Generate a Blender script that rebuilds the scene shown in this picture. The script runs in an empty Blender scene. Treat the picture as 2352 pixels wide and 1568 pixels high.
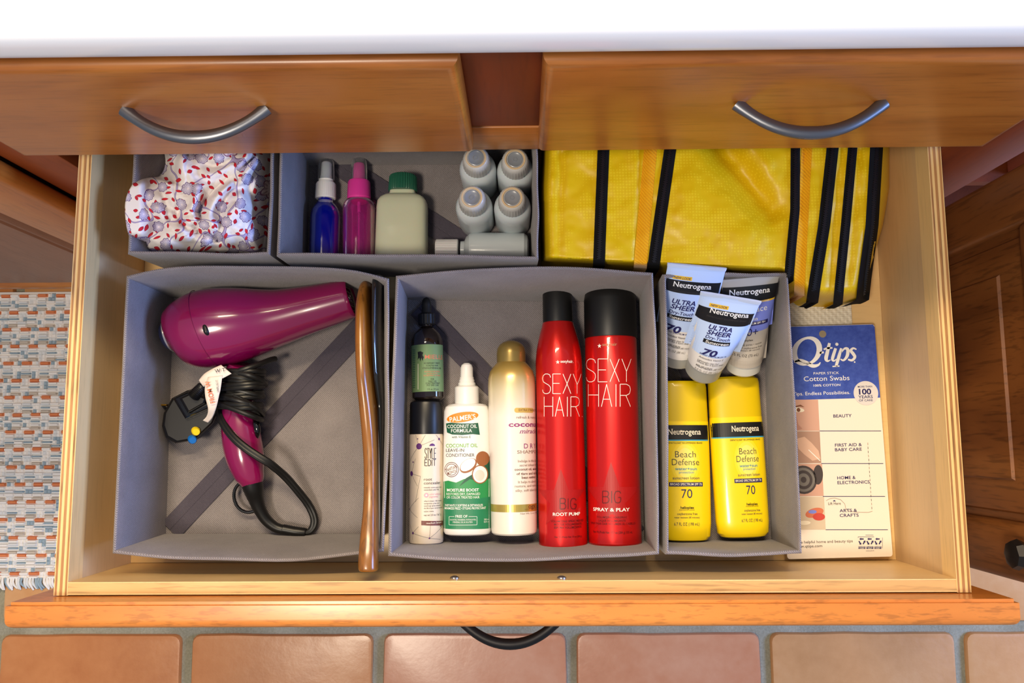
import bpy, bmesh, math, random
from mathutils import Vector, Matrix, noise
random.seed(7)
C = bpy.context.scene.collection
S = bpy.context.scene
def srgb(r, g, b):
    f = lambda c: (c/255/12.92) if c/255 <= .04045 else ((c/255+.055)/1.055)**2.4
    return (f(r), f(g), f(b), 1)

# ---------------------------------------------------------------- camera
# world: X right, Y towards the cabinet, Z up; z = 0 is the floor of the open drawer, the camera hangs .92 m above it
F = 1930.0; H = .92
n = Vector(((1200-1176)/F, -(1017-784)/F, -1)).normalized()
Zc = -n
a_ = .007; b_ = (n.x + a_*n.y)/(-n.z)
Xc = Vector((1, a_, b_)).normalized(); Yc = Zc.cross(Xc)
cam = bpy.data.cameras.new('camera'); co = bpy.data.objects.new('camera', cam); C.objects.link(co)
cam.sensor_width = 36; cam.lens = F*36/2352; cam.clip_start = .02; cam.clip_end = 30
co.matrix_world = Matrix(((Xc.x, Xc.y, Xc.z, 0), (Yc.x, Yc.y, Yc.z, 0), (Zc.x, Zc.y, Zc.z, H), (0, 0, 0, 1)))
S.camera = co
CAM = Vector((0, 0, H))
def ray(px, py):
    v = Vector(((px-1176)/F, -(py-784)/F, -1)); return Vector((v.dot(Xc), v.dot(Yc), v.dot(Zc)))
def P(px, py, z=.03):            # photo pixel seen at height z -> point
    r = ray(px, py); return CAM + r*((z-H)/r.z)
def PY(px, py, y):
    r = ray(px, py); return CAM + r*(y/r.y)
def PX(px, py, x):
    r = ray(px, py); return CAM + r*(x/r.x)
def mpp(z): return (H-z)*.993/F

# ---------------------------------------------------------------- light
W = bpy.data.worlds.new('room_light'); S.world = W; W.use_nodes = True
W.node_tree.nodes['Background'].inputs[0].default_value = (.74, .84, 1, 1)
W.node_tree.nodes['Background'].inputs[1].default_value = .42
def area(name, loc, target, sx, sy, power, col):
    l = bpy.data.lights.new(name, 'AREA'); l.shape = 'RECTANGLE'; l.size = sx; l.size_y = sy; l.energy = power; l.color = col
    o = bpy.data.objects.new(name, l); C.objects.link(o); o.location = loc
    o.rotation_euler = (Vector(target)-Vector(loc)).to_track_quat('-Z', 'Y').to_euler(); return o
area('vanity_light', (-.1, .68, 1.42), (0, .15, 0), .75, .07, 22, (1, .80, .52))
area('window_light', (2.5, .0, .92), (0, .05, .05), 1.0, .75, 95, (.28, .46, 1))
area('ceiling_light', (-.55, -.38, 2.0), (0, .05, .0), .32, .32, 27, (1, .86, .68))
S.view_settings.view_transform = 'Standard'; S.view_settings.look = 'None'
S.view_settings.exposure = -.12; S.view_settings.gamma = 1; S.view_settings.use_curve_mapping = False

# ---------------------------------------------------------------- materials
MATS = {}
def newmat(name):
    m = bpy.data.materials.new(name); m.use_nodes = True; MATS[name] = m
    return m, m.node_tree, m.node_tree.nodes['Principled BSDF']
def N(t, kind, **k):
    x = t.nodes.new(kind)
    for q, v in k.items(): setattr(x, q, v)
    return x
def plain(name, rgb, rough=.5, metal=0, spec=.5, trans=0, ior=1.45, coat=0, sub=0, alpha=1):
    if name in MATS: return MATS[name]
    m, t, p = newmat(name)
    p.inputs['Base Color'].default_value = srgb(*rgb); p.inputs['Roughness'].default_value = rough
    p.inputs['Metallic'].default_value = metal; p.inputs['Specular IOR Level'].default_value = spec
    p.inputs['Transmission Weight'].default_value = trans; p.inputs['IOR'].default_value = ior
    p.inputs['Coat Weight'].default_value = coat; p.inputs['Coat Roughness'].default_value = .06
    p.inputs['Alpha'].default_value = alpha
    if sub: p.inputs['Subsurface Weight'].default_value = sub; p.inputs['Subsurface Scale'].default_value = .004
    return m
def mathn(t, op, a, b=None, c=None):
    x = N(t, 'ShaderNodeMath', operation=op)
    for i, v in enumerate((a, b, c)):
        if v is None: continue
        if isinstance(v, (int, float)): x.inputs[i].default_value = v
        else: t.links.new(v, x.inputs[i])
    return x.outputs[0]
def mix(t, fac, a, b):
    x = N(t, 'ShaderNodeMix', data_type='RGBA')
    for i, v in ((0, fac), (6, a), (7, b)):
        if isinstance(v, (int, float, tuple)): x.inputs[i].default_value = v
        else: t.links.new(v, x.inputs[i])
    return x.outputs[2]
def bump(t, p, h, strength, dist):
    b = N(t, 'ShaderNodeBump'); b.inputs['Strength'].default_value = strength; b.inputs['Distance'].default_value = dist
    t.links.new(h, b.inputs['Height']); t.links.new(b.outputs[0], p.inputs['Normal'])
def ramp(t, fac, stops):
    r = N(t, 'ShaderNodeValToRGB'); e = r.color_ramp.elements
    while len(e) < len(stops): e.new(.5)
    for i, (q, c) in enumerate(stops): e[i].position = q; e[i].color = c
    t.links.new(fac, r.inputs[0]); return r.outputs[0]
def coords(t, scale=(1, 1, 1), rnd=True):
    tc = N(t, 'ShaderNodeTexCoord'); mp = N(t, 'ShaderNodeMapping'); mp.inputs['Scale'].default_value = scale
    t.links.new(tc.outputs['Object'], mp.inputs['Vector'])
    if rnd:
        oi = N(t, 'ShaderNodeObjectInfo'); t.links.new(mathn(t, 'MULTIPLY', oi.outputs['Random'], 7.0), mp.inputs['Location'])
    return mp.outputs[0]
def noi(t, vec, scale, detail=3, rough=.5, dist=0):
    x = N(t, 'ShaderNodeTexNoise'); x.inputs['Scale'].default_value = scale; x.inputs['Detail'].default_value = detail
    x.inputs['Roughness'].default_value = rough; x.inputs['Distortion'].default_value = dist
    t.links.new(vec, x.inputs['Vector']); return x.outputs['Fac']
def wood(name, dark, mid, light, axis=0, rough=.35, grain=1., coat=.3, pore=.5, along=22):
    if name in MATS: return MATS[name]
    m, t, p = newmat(name)
    sc = [7, 7, 7]; sc[axis] = 1.6; sf = [260, 260, 260]; sf[axis] = along
    v = coords(t, tuple(sc)); vf = coords(t, tuple(sf))
    big = noi(t, v, 1.5, 3, .5, 1.2)
    col = ramp(t, big, [(.22, srgb(*dark)), (.5, srgb(*mid)), (.78, srgb(*light))])
    fine = noi(t, vf, 1, 2, .6)
    f2 = ramp(t, fine, [(.34, (1-pore, 1-pore, 1-pore, 1)), (.48, (1, 1, 1, 1))])
    x = N(t, 'ShaderNodeMix', data_type='RGBA', blend_type='MULTIPLY'); x.inputs[0].default_value = .7*grain
    t.links.new(col, x.inputs[6]); t.links.new(f2, x.inputs[7]); t.links.new(x.outputs[2], p.inputs['Base Color'])
    p.inputs['Roughness'].default_value = rough; p.inputs['Coat Weight'].default_value = coat; p.inputs['Coat Roughness'].default_value = .22
    bump(t, p, fine, .12, .0004)
    return m
honey = lambda ax: wood('honey_wood_%s' % 'xyz'[ax], (148, 80, 22), (184, 110, 40), (202, 130, 54), ax, .36, .8, .3, .3)
rim_wood = wood('orange_wood', (190, 108, 40), (208, 126, 48), (220, 140, 62), 0, .36, 1, .4, .4, 60)
red_wood = wood('red_brown_wood', (108, 44, 12), (136, 58, 16), (152, 72, 24), 2, .5, .8, .05, .25)
door_wood = wood('walnut_door_wood', (92, 50, 22), (124, 74, 34), (142, 90, 46), 2, .42, 1, .15, .5)
door_wood_y = wood('walnut_door_wood_across', (92, 50, 22), (124, 74, 34), (142, 90, 46), 1, .42, 1, .15, .5)
left_wood = wood('mauve_brown_wood', (128, 88, 66), (144, 102, 78), (156, 112, 86), 2, .45, .7, .12, .3)
ply_face = wood('plywood_face', (204, 166, 116), (214, 180, 132), (224, 192, 146), 1, .45, .5, .1, .15)
ply_face_x = wood('plywood_face_across', (208, 168, 108), (220, 184, 126), (230, 198, 142), 0, .45, .5, .1, .15)
ply_light = wood('ply_light_layer', (226, 186, 120), (236, 198, 134), (240, 206, 146), 1, .5, .6, 0, .2)
ply_dark = wood('ply_dark_layer', (150, 100, 54), (176, 124, 74), (194, 142, 90), 1, .6, 1, 0, .6)
ply_edge = wood('ply_pale_core', (186, 142, 84), (206, 162, 100), (222, 182, 122), 0, .5, 1, 0, .45)
brush_wood = wood('oak_brush_wood', (92, 52, 12), (128, 78, 22), (160, 104, 38), 1, .3, 1.1, .5, .5)
def fabric(name, c1, c2, scale=2600, rough=.95, sheen=.2):
    if name in MATS: return MATS[name]
    m, t, p = newmat(name)
    v = coords(t, rnd=False)
    w1 = N(t, 'ShaderNodeTexWave', bands_direction='DIAGONAL'); w1.inputs['Scale'].default_value = scale/9; w1.inputs['Distortion'].default_value = 1.2
    w1.inputs['Detail Scale'].default_value = 3; t.links.new(v, w1.inputs['Vector'])
    n1 = noi(t, v, 900, 2); n2 = noi(t, v, 26, 3)
    h = mathn(t, 'ADD', w1.outputs['Fac'], mathn(t, 'MULTIPLY', n1, .8))
    f = mathn(t, 'MULTIPLY', mathn(t, 'ADD', h, n2), .38)
    t.links.new(ramp(t, f, [(.25, srgb(*c1)), (.8, srgb(*c2))]), p.inputs['Base Color'])
    p.inputs['Roughness'].default_value = rough; p.inputs['Specular IOR Level'].default_value = .2; p.inputs['Sheen Weight'].default_value = sheen
    bump(t, p, h, .5, .0006); return m
bin_fab = fabric('grey_bin_fabric', (102, 96, 97), (152, 144, 144))
strap_fab = fabric('dark_strap_fabric', (62, 57, 66), (90, 84, 96), 3000)
black = plain('black_plastic', (16, 16, 17), .38)
black_gloss = plain('black_gloss', (9, 9, 11), .16, coat=.5)
rubber = plain('black_rubber', (24, 24, 24), .5)
white_pl = plain('white_plastic', (232, 230, 228), .35, sub=.1)
pewter = plain('pewter_metal', (118, 120, 126), .36, .9)
dark_metal = plain('dark_bronze_metal', (44, 42, 42), .4, .7)
steel = plain('screw_steel', (190, 190, 190), .3, 1)

# ---------------------------------------------------------------- builders
INV = {}
def props(o, label=None, cat=None, group=None, kind=None):
    if label: o['label'] = label
    if cat: o['category'] = cat
    if group: o['group'] = group
    if kind: o['kind'] = kind
    return o
def root(name, M, label, cat, group=None, kind=None):
    if not isinstance(M, Matrix): M = Matrix.Translation(Vector(M))
    o = bpy.data.objects.new(name, None); o.empty_display_size = .02; C.objects.link(o); o.matrix_world = M
    INV[o] = M.inverted(); return props(o, label, cat, group, kind)
def part(name, V, Fc, mat, parent=None, smooth=35, idx=None):
    me = bpy.data.meshes.new(name)
    inv = INV.get(parent) if parent else None
    V = [Vector(v) for v in V]
    if inv is not None: V = [inv @ v for v in V]
    me.from_pydata([tuple(v) for v in V], [], Fc)
    for m in (mat if isinstance(mat, (list, tuple)) else [mat]): me.materials.append(m)
    if idx:
        for i, p in enumerate(me.polygons): p.material_index = idx[i]
    if smooth:
        for p in me.polygons: p.use_smooth = True
        me.set_sharp_from_angle(angle=math.radians(smooth))
    o = bpy.data.objects.new(name, me); C.objects.link(o)
    if parent: o.parent = parent; INV[o] = inv if inv is not None else Matrix()
    else: INV[o] = Matrix()
    return o
class MB:
    def __init__(s): s.v = []; s.f = []; s.i = []; s.m = []
    def add(s, V, Fc, mat=None):
        k = len(s.v); s.v += [Vector(v) for v in V]
        if mat is not None and mat not in s.m: s.m.append(mat)
        q = s.m.index(mat) if mat is not None else 0
        for f in Fc: s.f.append([j+k for j in f]); s.i.append(q)
    def done(s, name, parent=None, mat=None, smooth=35):
        return part(name, s.v, s.f, s.m or mat, parent, smooth, s.i if len(s.m) > 1 else None)
def bev_box(x0, x1, y0, y1, z0, z1, r=.002, seg=2):
    bm = bmesh.new(); bmesh.ops.create_cube(bm, size=1)
    for v in bm.verts: v.co = Vector(((x0+x1)/2+v.co.x*(x1-x0), (y0+y1)/2+v.co.y*(y1-y0), (z0+z1)/2+v.co.z*(z1-z0)))
    if r: bmesh.ops.bevel(bm, geom=bm.edges[:], offset=r, segments=seg, affect='EDGES', profile=.5)
    V = [v.co.copy() for v in bm.verts]; Fc = [[v.index for v in f.verts] for f in bm.faces]; bm.free(); return V, Fc
def box(name, x0, x1, y0, y1, z0, z1, mat, parent=None, r=.002, seg=2):
    V, Fc = bev_box(x0, x1, y0, y1, z0, z1, r, seg); return part(name, V, Fc, mat, parent)
def catmull(pts, n):
    pts = [Vector(p) for p in pts]; out = []
    m = len(pts)
    for i in range(n+1):
        t = i/n*(m-1); k = min(int(t), m-2); u = t-k
        p0 = pts[max(k-1, 0)]; p1 = pts[k]; p2 = pts[k+1]; p3 = pts[min(k+2, m-1)]
        out.append(.5*((2*p1)+(p2-p0)*u+(2*p0-5*p1+4*p2-p3)*u*u+(3*p1-p0-3*p2+p3)*u*u*u))
    return out
def sweep(pts, rad, seg=12, n=None, cap=True, flat=1., closed=False, up=None):
    """tube through pts; rad = number or list; flat = vertical squash; pts may be smoothed to n samples"""
    if not isinstance(rad, (list, tuple)): rad = [rad]*len(pts)
    if n:
        q = catmull([Vector((r, 0, 0)) for r in rad], n); pts = catmull(pts, n); rad = [max(v.x, 1e-5) for v in q]
    pts = [Vector(p) for p in pts]; V = []; Fc = []; m = len(pts); nrm = None
    for i, p in enumerate(pts):
        if closed: d = pts[(i+1) % m]-pts[i-1]
        else: d = pts[min(i+1, m-1)]-pts[max(i-1, 0)]
        d.normalize()
        if up is not None: nrm = Vector(up)
        elif nrm is None: nrm = Vector((0, 0, 1)) if abs(d.z) < .9 else Vector((0, 1, 0))
        side = d.cross(nrm).normalized(); nrm = side.cross(d).normalized()
        for k in range(seg):
            t = 2*math.pi*k/seg; V.append(p+side*math.cos(t)*rad[i]+nrm*math.sin(t)*rad[i]*flat)
    for i in range(m if closed else m-1):
        for k in range(seg):
            a = i*seg+k; b = i*seg+(k+1) % seg; j = ((i+1) % m)*seg
            Fc.append([a, b, j+(k+1) % seg, j+k])
    if cap and not closed: Fc.append(list(range(seg))[::-1]); Fc.append([(m-1)*seg+k for k in range(seg)])
    return V, Fc
def tube(name, pts, rad, mat, parent=None, **k):
    V, Fc = sweep(pts, rad, **k); return part(name, V, Fc, mat, parent, 40)

# ---------------------------------------------------------------- bottle-like items: local frame, Y along the axis, Z up
class Item:
    def __init__(s, name, label, cat, bot, top, zb, zt=None, group=None):
        zt = zb if zt is None else zt
        s.b = P(*bot, zb); s.t = P(*top, zt); s.pb = bot; s.pt = top; s.zb = zb; s.zt = zt
        y = (s.t-s.b).normalized(); z = Vector((0, 0, 1)); x = y.cross(z).normalized(); z = x.cross(y)
        s.M = Matrix(((x.x, y.x, z.x, s.b.x), (x.y, y.y, z.y, s.b.y), (x.z, y.z, z.z, s.b.z), (0, 0, 0, 1)))
        s.I = s.M.inverted(); s.root = root(name, s.M, label, cat, group); s.len = (s.t-s.b).length
        s.prof = None; s.flat = []; s.wrap = True; s.ex = 2; s.mp = mpp((zb+zt)/2)
    def v(s, py):            # axial position of the image row
        (x0, y0), (x1, y1) = s.pb, s.pt; q = (py-y0)/(y1-y0); px = x0+(x1-x0)*q
        r = ray(px, py); c = s.I @ CAM; d = s.I.to_3x3() @ r; return c.y+d.y*(-c.z/d.z)
    def lathe(s, name, prof, mat, parent=None, depth=1., ex=2., seg=40, cap=True, main=False, ribs=0, rib=.03, px=True):
        """prof: [(image row, half width in px)]; depth = thickness/width"""
        if px: prof = [(s.v(y), w*mpp(s.zb+(s.zt-s.zb)*max(0, min(1, s.v(y)/s.len)))) for y, w in prof]
        V = []; Fc = []
        for (y, w) in prof:
            for k in range(seg):
                t = 2*math.pi*k/seg; c, d = math.cos(t), math.sin(t)
                rr = w*(1+(rib if ribs and k % 2 else 0))
                dep = depth(y) if callable(depth) else depth
                V.append(s.M @ Vector((rr*math.copysign(abs(c)**(2/ex), c), y, rr*dep*math.copysign(abs(d)**(2/ex), d))))
        m = len(prof)
        for i in range(m-1):
            for k in range(seg): Fc.append([i*seg+k, i*seg+(k+1) % seg, (i+1)*seg+(k+1) % seg, (i+1)*seg+k])
        if cap: Fc.append(list(range(seg))[::-1]); Fc.append([(m-1)*seg+k for k in range(seg)])
        if main: s.prof = prof; s.depth = depth; s.ex = ex; s.wrap = ex == 2 and not callable(depth) and depth > .8
        return part(name, V, Fc, mat, parent or s.root, 30)
    def w(s, y):
        p = s.prof
        if y <= p[0][0]: return p[0][1]
        for i in range(len(p)-1):
            if y <= p[i+1][0]:
                q = (y-p[i][0])/max(p[i+1][0]-p[i][0], 1e-9); return p[i][1]+(p[i+1][1]-p[i][1])*q
        return p[-1][1]
    def zs(s, x, y):
        a = s.w(y); d = s.depth(y) if callable(s.depth) else s.depth
        return a*d*max(1-min(abs(x)/a, .995)**s.ex, 0)**(1/s.ex)
    def uv(s, px, py):       # photo pixel on the surface -> (arc length, axial)
        c = s.I @ CAM; d = s.I.to_3x3() @ ray(px, py); z = s.zs(0, s.len/2)
        for _ in range(5):
            t = (z-c.z)/d.z; x = c.x+d.x*t; y = c.y+d.y*t; z = s.zs(x, y)
        a = s.w(y); x = max(-a*.995, min(a*.995, x))
        return (a*math.asin(x/a) if s.wrap else x), y
    def surf(s, u, y, e):
        a = s.w(y)
        if s.wrap:
            t = max(-2.6, min(2.6, u/a)); return s.M @ Vector(((a+e)*math.sin(t), y, (a+e)*math.cos(t)*(s.depth if not callable(s.depth) else 1)))
        return s.M @ Vector((u, y, s.zs(u, y)+e))
    def put(s, V2, Fc, mat, layer=1):
        s.flat.append((V2, Fc, mat, layer))
    def finish(s, name='printed_label', parent=None):
        if not s.flat: return
        mb = MB()
        for V2, Fc, mat, layer in s.flat:
            bm = bmesh.new(); vs = [bm.verts.new((x, y, 0)) for x, y in V2]
            for f in Fc:
                try: bm.faces.new([vs[i] for i in f])
                except ValueError: pass
            xs = [v.co.x for v in bm.verts]; step = .0022; x = math.floor(min(xs)/step)*step
            while x < max(xs):
                if x > min(xs): bmesh.ops.bisect_plane(bm, geom=bm.verts[:]+bm.edges[:]+bm.faces[:], plane_co=(x, 0, 0), plane_no=(1, 0, 0))
                x += step
            ys = [v.co.y for v in bm.verts]
            if max(ys)-min(ys) > .004 and s.curved_y:
                y = min(ys)+.003
                while y < max(ys):
                    bmesh.ops.bisect_plane(bm, geom=bm.verts[:]+bm.edges[:]+bm.faces[:], plane_co=(0, y, 0), plane_no=(0, 1, 0)); y += .003
            bm.verts.index_update()
            V = [s.surf(v.co.x, v.co.y, .00012*layer+.00008) for v in bm.verts]
            Fs = []
            for f in bm.faces:
                ix = [v.index for v in f.verts]
                nn = (V[ix[1]]-V[ix[0]]).cross(V[ix[2]]-V[ix[0]])
                if nn.z < 0: ix = ix[::-1]
                Fs.append(ix)
            mb.add(V, Fs, mat); bm.free()
        return mb.done(name, parent or s.root, smooth=0)
    curved_y = True
    # ---- drawing in photo pixels (through the affine Zm of the crop that was measured)
    def poly(s, pts, mat, layer=1):
        V2 = [s.uv(*zm(*p)) for p in pts]; s.put(V2, [list(range(len(V2)))], mat, layer)
    def rect(s, x0, y0, x1, y1, mat, layer=1):
        a = s.uv(*zm(x0, y0)); b = s.uv(*zm(x1, y0)); c = s.uv(*zm(x1, y1)); d = s.uv(*zm(x0, y1))
        s.put([a, b, c, d], [[0, 1, 2, 3]], mat, layer)
    def rbox(s, xc, yc, w, h, mat, layer=1, rr=0, ang=0):      # box square to the item's own axis
        u, v = s.uv(*zm(xc, yc)); w *= s.mp/ZM[2]/2; h *= s.mp/ZM[2]/2; pts = []
        if rr: 
            r = rr*min(w, h)
            for cx, cy, a0 in ((w-r, h-r, 0), (-w+r, h-r, 90), (-w+r, -h+r, 180), (w-r, -h+r, 270)):
                for k in range(5): t = math.radians(a0+k*22.5); pts.append((cx+r*math.cos(t), cy+r*math.sin(t)))
        else: pts = [(w, h), (-w, h), (-w, -h), (w, -h)]
        ca, sa = math.cos(ang), math.sin(ang)
        s.put([(u+x*ca-y*sa, v+x*sa+y*ca) for x, y in pts], [list(range(len(pts)))], mat, layer)
    def ell(s, xc, yc, rx, ry, mat, layer=1, ang=0, seg=24):
        u, v = s.uv(*zm(xc, yc)); rx *= s.mp/ZM[2]; ry *= s.mp/ZM[2]; ca, sa = math.cos(ang), math.sin(ang)
        V2 = [(u+rx*math.cos(t)*ca-ry*math.sin(t)*sa, v+rx*math.cos(t)*sa+ry*math.sin(t)*ca) for t in [2*math.pi*k/seg for k in range(seg)]]
        s.put(V2, [list(range(seg))], mat, layer)
    def line(s, x0, y0, x1, y1, w, mat, layer=1):
        a = Vector(s.uv(*zm(x0, y0))); b = Vector(s.uv(*zm(x1, y1))); d = (b-a)
        if d.length < 1e-6: return
        d.normalize(); q = Vector((-d.y, d.x))*w*s.mp/ZM[2]/2
        s.put([tuple(a+q), tuple(b+q), tuple(b-q), tuple(a-q)], [[0, 1, 2, 3]], mat, layer)
    def band(s, y0, y1, mat, layer=1, ang=82):
        v0 = s.v(zm(0, y0)[1]); v1 = s.v(zm(0, y1)[1]); a = max(s.w(v0), s.w(v1))
        L = a*math.radians(ang) if s.wrap else a*.985
        s.put([(-L, v0), (L, v0), (L, v1), (-L, v1)], [[0, 1, 2, 3]], mat, layer)
    def text(s, st, x0, x1, yb, cap, mat, layer=2, bold=0., shear=0., serif=False, tilt=0., width=None):
        """text between x0 and x1, baseline yb, capital height cap (all in crop pixels)"""
        a = s.uv(*zm(x0, yb)); b = s.uv(*zm(x1, yb)); c = s.uv(*zm((x0+x1)/2, yb))
        wdt = width*s.mp/ZM[2] if width else abs(b[0]-a[0]) if s.wrap else (x1-x0)*s.mp/ZM[2]
        u0 = a[0] if (width or s.wrap) else c[0]-wdt/2
        v0 = c[1]; hh = cap*s.mp/ZM[2]
        V, Fc, w0 = glyphs(st, bold, shear, serif)
        sx = wdt/w0; sy = hh/CAPH; ct, stt = math.cos(tilt), math.sin(tilt)
        out = []
        for x, y in V:
            X, Y = x*sx-wdt/2, y*sy
            out.append((u0+wdt/2+X*ct-Y*stt, v0+X*stt+Y*ct))
        s.put(out, Fc, mat, layer)
ZM = (0, 0, 1)
def zm(x, y): return ZM[0]+x/ZM[2], ZM[1]+y/ZM[2]
CAPH = .70; GC = {}
def glyphs(st, bold, shear, serif):
    key = (st, bold, shear, serif)
    if key in GC: return GC[key]
    cu = bpy.data.curves.new('text', 'FONT'); cu.body = st; cu.resolution_u = 3 if len(st) < 14 else 2; cu.offset = bold; cu.shear = shear; cu.fill_mode = 'FRONT'
    o = bpy.data.objects.new('text', cu); me = o.to_mesh()
    V = [(v.co.x, v.co.y) for v in me.vertices]; Fc = [list(p.vertices) for p in me.polygons]
    if serif:
        cnt = {}
        for f in Fc:
            for i in range(len(f)):
                e = tuple(sorted((f[i], f[(i+1) % len(f)]))); cnt[e] = cnt.get(e, 0)+1
        be = [e for e, c in cnt.items() if c == 1]; nb = {}
        for a, b in be: nb.setdefault(a, []).append(b); nb.setdefault(b, []).append(a)
        for a, b in be:
            (xa, ya), (xb, yb) = V[a], V[b]
            if abs(ya-yb) > .012 or not .03 < abs(xa-xb) < .19: continue
            ok = True; dirn = 0
            for p, q in ((a, b), (b, a)):
                for r in nb[p]:
                    if r == q: continue
                    dx, dy = V[r][0]-V[p][0], V[r][1]-V[p][1]
                    if abs(dy) < abs(dx)*1.5 or abs(dy) < .08: ok = False
                    dirn += dy
            if not ok: continue
            ex = .055; th = .035*(1 if dirn > 0 else -1); k = len(V); lo, hi = min(xa, xb)-ex, max(xa, xb)+ex; y = (ya+yb)/2
            V += [(lo, y), (hi, y), (hi, y+th), (lo, y+th)]; Fc.append([k, k+1, k+2, k+3])
    o.to_mesh_clear(); bpy.data.objects.remove(o); bpy.data.curves.remove(cu)
    x0 = min(v[0] for v in V); w0 = max(v[0] for v in V)-x0
    GC[key] = ([(x-x0, y) for x, y in V], Fc, w0); return GC[key]
# ---------------------------------------------------------------- floor of clay tiles
FZ = -.5
def tile_mat(name, c1, c2, c3):
    m, t, p = newmat(name); v = coords(t); big = noi(t, v, 5, 4, .6, .4); sm = noi(t, v, 60, 3, .6)
    f = mathn(t, 'ADD', mathn(t, 'MULTIPLY', big, .8), mathn(t, 'MULTIPLY', sm, .2))
    t.links.new(ramp(t, f, [(.3, srgb(*c1)), (.5, srgb(*c2)), (.68, srgb(*c3))]), p.inputs['Base Color'])
    p.inputs['Roughness'].default_value = .32; p.inputs['Coat Weight'].default_value = .35; p.inputs['Coat Roughness'].default_value = .25
    bump(t, p, mathn(t, 'ADD', big, mathn(t, 'MULTIPLY', sm, .5)), .25, .003); return m
TM = [tile_mat('terracotta_orange', (184, 112, 58), (200, 130, 74), (210, 146, 92)), tile_mat('terracotta_pink', (186, 114, 72), (202, 132, 90), (212, 150, 110)),
      tile_mat('terracotta_sand', (192, 134, 78), (208, 150, 94), (216, 164, 112))]
grout, t, p = newmat('grout'); g_ = noi(t, coords(t, rnd=False), 260, 4, .7); g2 = noi(t, coords(t, rnd=False), 14, 2)
t.links.new(ramp(t, mathn(t, 'MULTIPLY', mathn(t, 'ADD', g_, g2), .5), [(.35, srgb(132, 128, 108)), (.65, srgb(170, 166, 146))]), p.inputs['Base Color'])
p.inputs['Roughness'].default_value = .9; bump(t, p, g_, .5, .002)
floor = box('floor', -1.9, 1.9, -1.4, .9, FZ-.04, FZ-.004, grout, None, 0); floor['kind'] = 'structure'
def tile_shape(w, h, s):
    rnd = random.Random(s); r = .012; pts = []
    for cx, cy, a0 in ((w/2-r, h/2-r, 0), (-w/2+r, h/2-r, 90), (-w/2+r, -h/2+r, 180), (w/2-r, -h/2+r, 270)):
        for k in range(4):
            t = math.radians(a0+k*30); pts.append((cx+r*math.cos(t), cy+r*math.sin(t)))
        ex, ey = ((-1, 0), (0, -1), (1, 0), (0, 1))[a0//90]
        for q in (.2, .4, .6, .8):
            L = (w if ex else h)-2*r; bx, by = cx+r*math.cos(math.radians(a0+90)), cy+r*math.sin(math.radians(a0+90))
            o = rnd.uniform(-.0012, .0012); pts.append((bx+ex*L*q+(o if ey else 0), by+ey*L*q+(o if ex else 0)))
    V = []; m = len(pts)
    for z, k in ((-.006, 1.004), (.001, 1.002), (.004, .99), (.0046, .965)):
        V += [(x*k, y*k, z) for x, y in pts]
    Fc = [[i*m+j, i*m+(j+1) % m, (i+1)*m+(j+1) % m, (i+1)*m+j] for i in range(3) for j in range(m)]
    Fc.append([3*m+j for j in range(m)]); return V, Fc
PITCH = .3145; x00 = P(869.5, 1500, FZ).x; y00 = P(1200, 1441, FZ).y
for r in range(-3, 3):
    for c in range(-4, 5):
        cx, cy = x00+PITCH*(c+.5), y00+PITCH*(r+.5)
        V, Fc = tile_shape(.2955, .2955, r*31+c)
        o = part('tile', V, Fc, TM[(0 if c < 0 and r == -1 else 1 if c == 1 or c == 0 else 2) if r == -1 else (c*5+r*3) % 3] if not (r == 0 and c > 1) else TM[2], floor, 40)
        o.location = (cx, cy, FZ)

# ---------------------------------------------------------------- wall behind the counter
wallm = plain('warm_white_wall', (226, 220, 208), .8)
wb = box('wall_back', -1.9, 1.9, .84, .9, FZ, 1.9, wallm, None, 0); wb['kind'] = 'structure'

# ---------------------------------------------------------------- counter
ctr, t, p = newmat('white_solid_surface'); p.inputs['Base Color'].default_value = srgb(246, 247, 250); p.inputs['Roughness'].default_value = .22
V, Fc = bev_box(-1.3, 1.3, .2525, .838, .385, .43, .018, 6)
counter = part('countertop', V, Fc, ctr, None, 40); props(counter, 'thick white countertop with a rounded front edge above the drawers', 'countertop')

# ---------------------------------------------------------------- vanity cabinet
cab = root('vanity_cabinet', (0, .29, FZ), 'honey and red-brown wooden vanity cabinet under the white countertop, one drawer pulled open', 'cabinet')
YF = .285
def board(name, x0, x1, z0, z1, mat, y0=YF, y1=YF+.019, r=.0015, parent=cab): return box(name, x0, x1, y0, y1, z0, z1, mat, parent, r)
board('center_stile', -.06, .03, .187, .388, red_wood)
board('frame_rail', -.46, .435, .128, .186, honey(0), YF-.001)
board('frame_stile', -.516, -.458, FZ+.03, .386, red_wood)
board('frame_stile', .416, .502, FZ+.03, .386, red_wood)
board('frame_stile', -1.25, -1.20, FZ+.03, .386, red_wood)
board('frame_stile', 1.20, 1.25, FZ+.03, .386, red_wood)
board('frame_rail', -.457, .435, .350, .387, honey(0))
board('frame_rail', -1.2, -.518, .150, .386, honey(0)); board('frame_rail', .504, 1.2, .176, .386, honey(0))
board('frame_rail', -.457, .415, FZ+.03, -.12, honey(0))
box('side_panel', -.4585, -.4525, YF+.02, .82, FZ+.02, .345, red_wood, cab, 0)
box('side_panel', .431, .437, YF+.02, .82, FZ+.02, .345, red_wood, cab, 0)
box('side_panel', -1.25, -1.235, YF+.02, .82, FZ+.02, .386, red_wood, cab, 0)
box('side_panel', 1.235, 1.25, YF+.02, .82, FZ+.02, .386, red_wood, cab, 0)
box('back_panel', -1.25, 1.25, .822, .836, FZ+.02, .386, red_wood, cab, 0)
box('toe_kick', -1.25, 1.25, .335, .35, FZ+.006, FZ+.03, red_wood, cab, 0)
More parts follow.
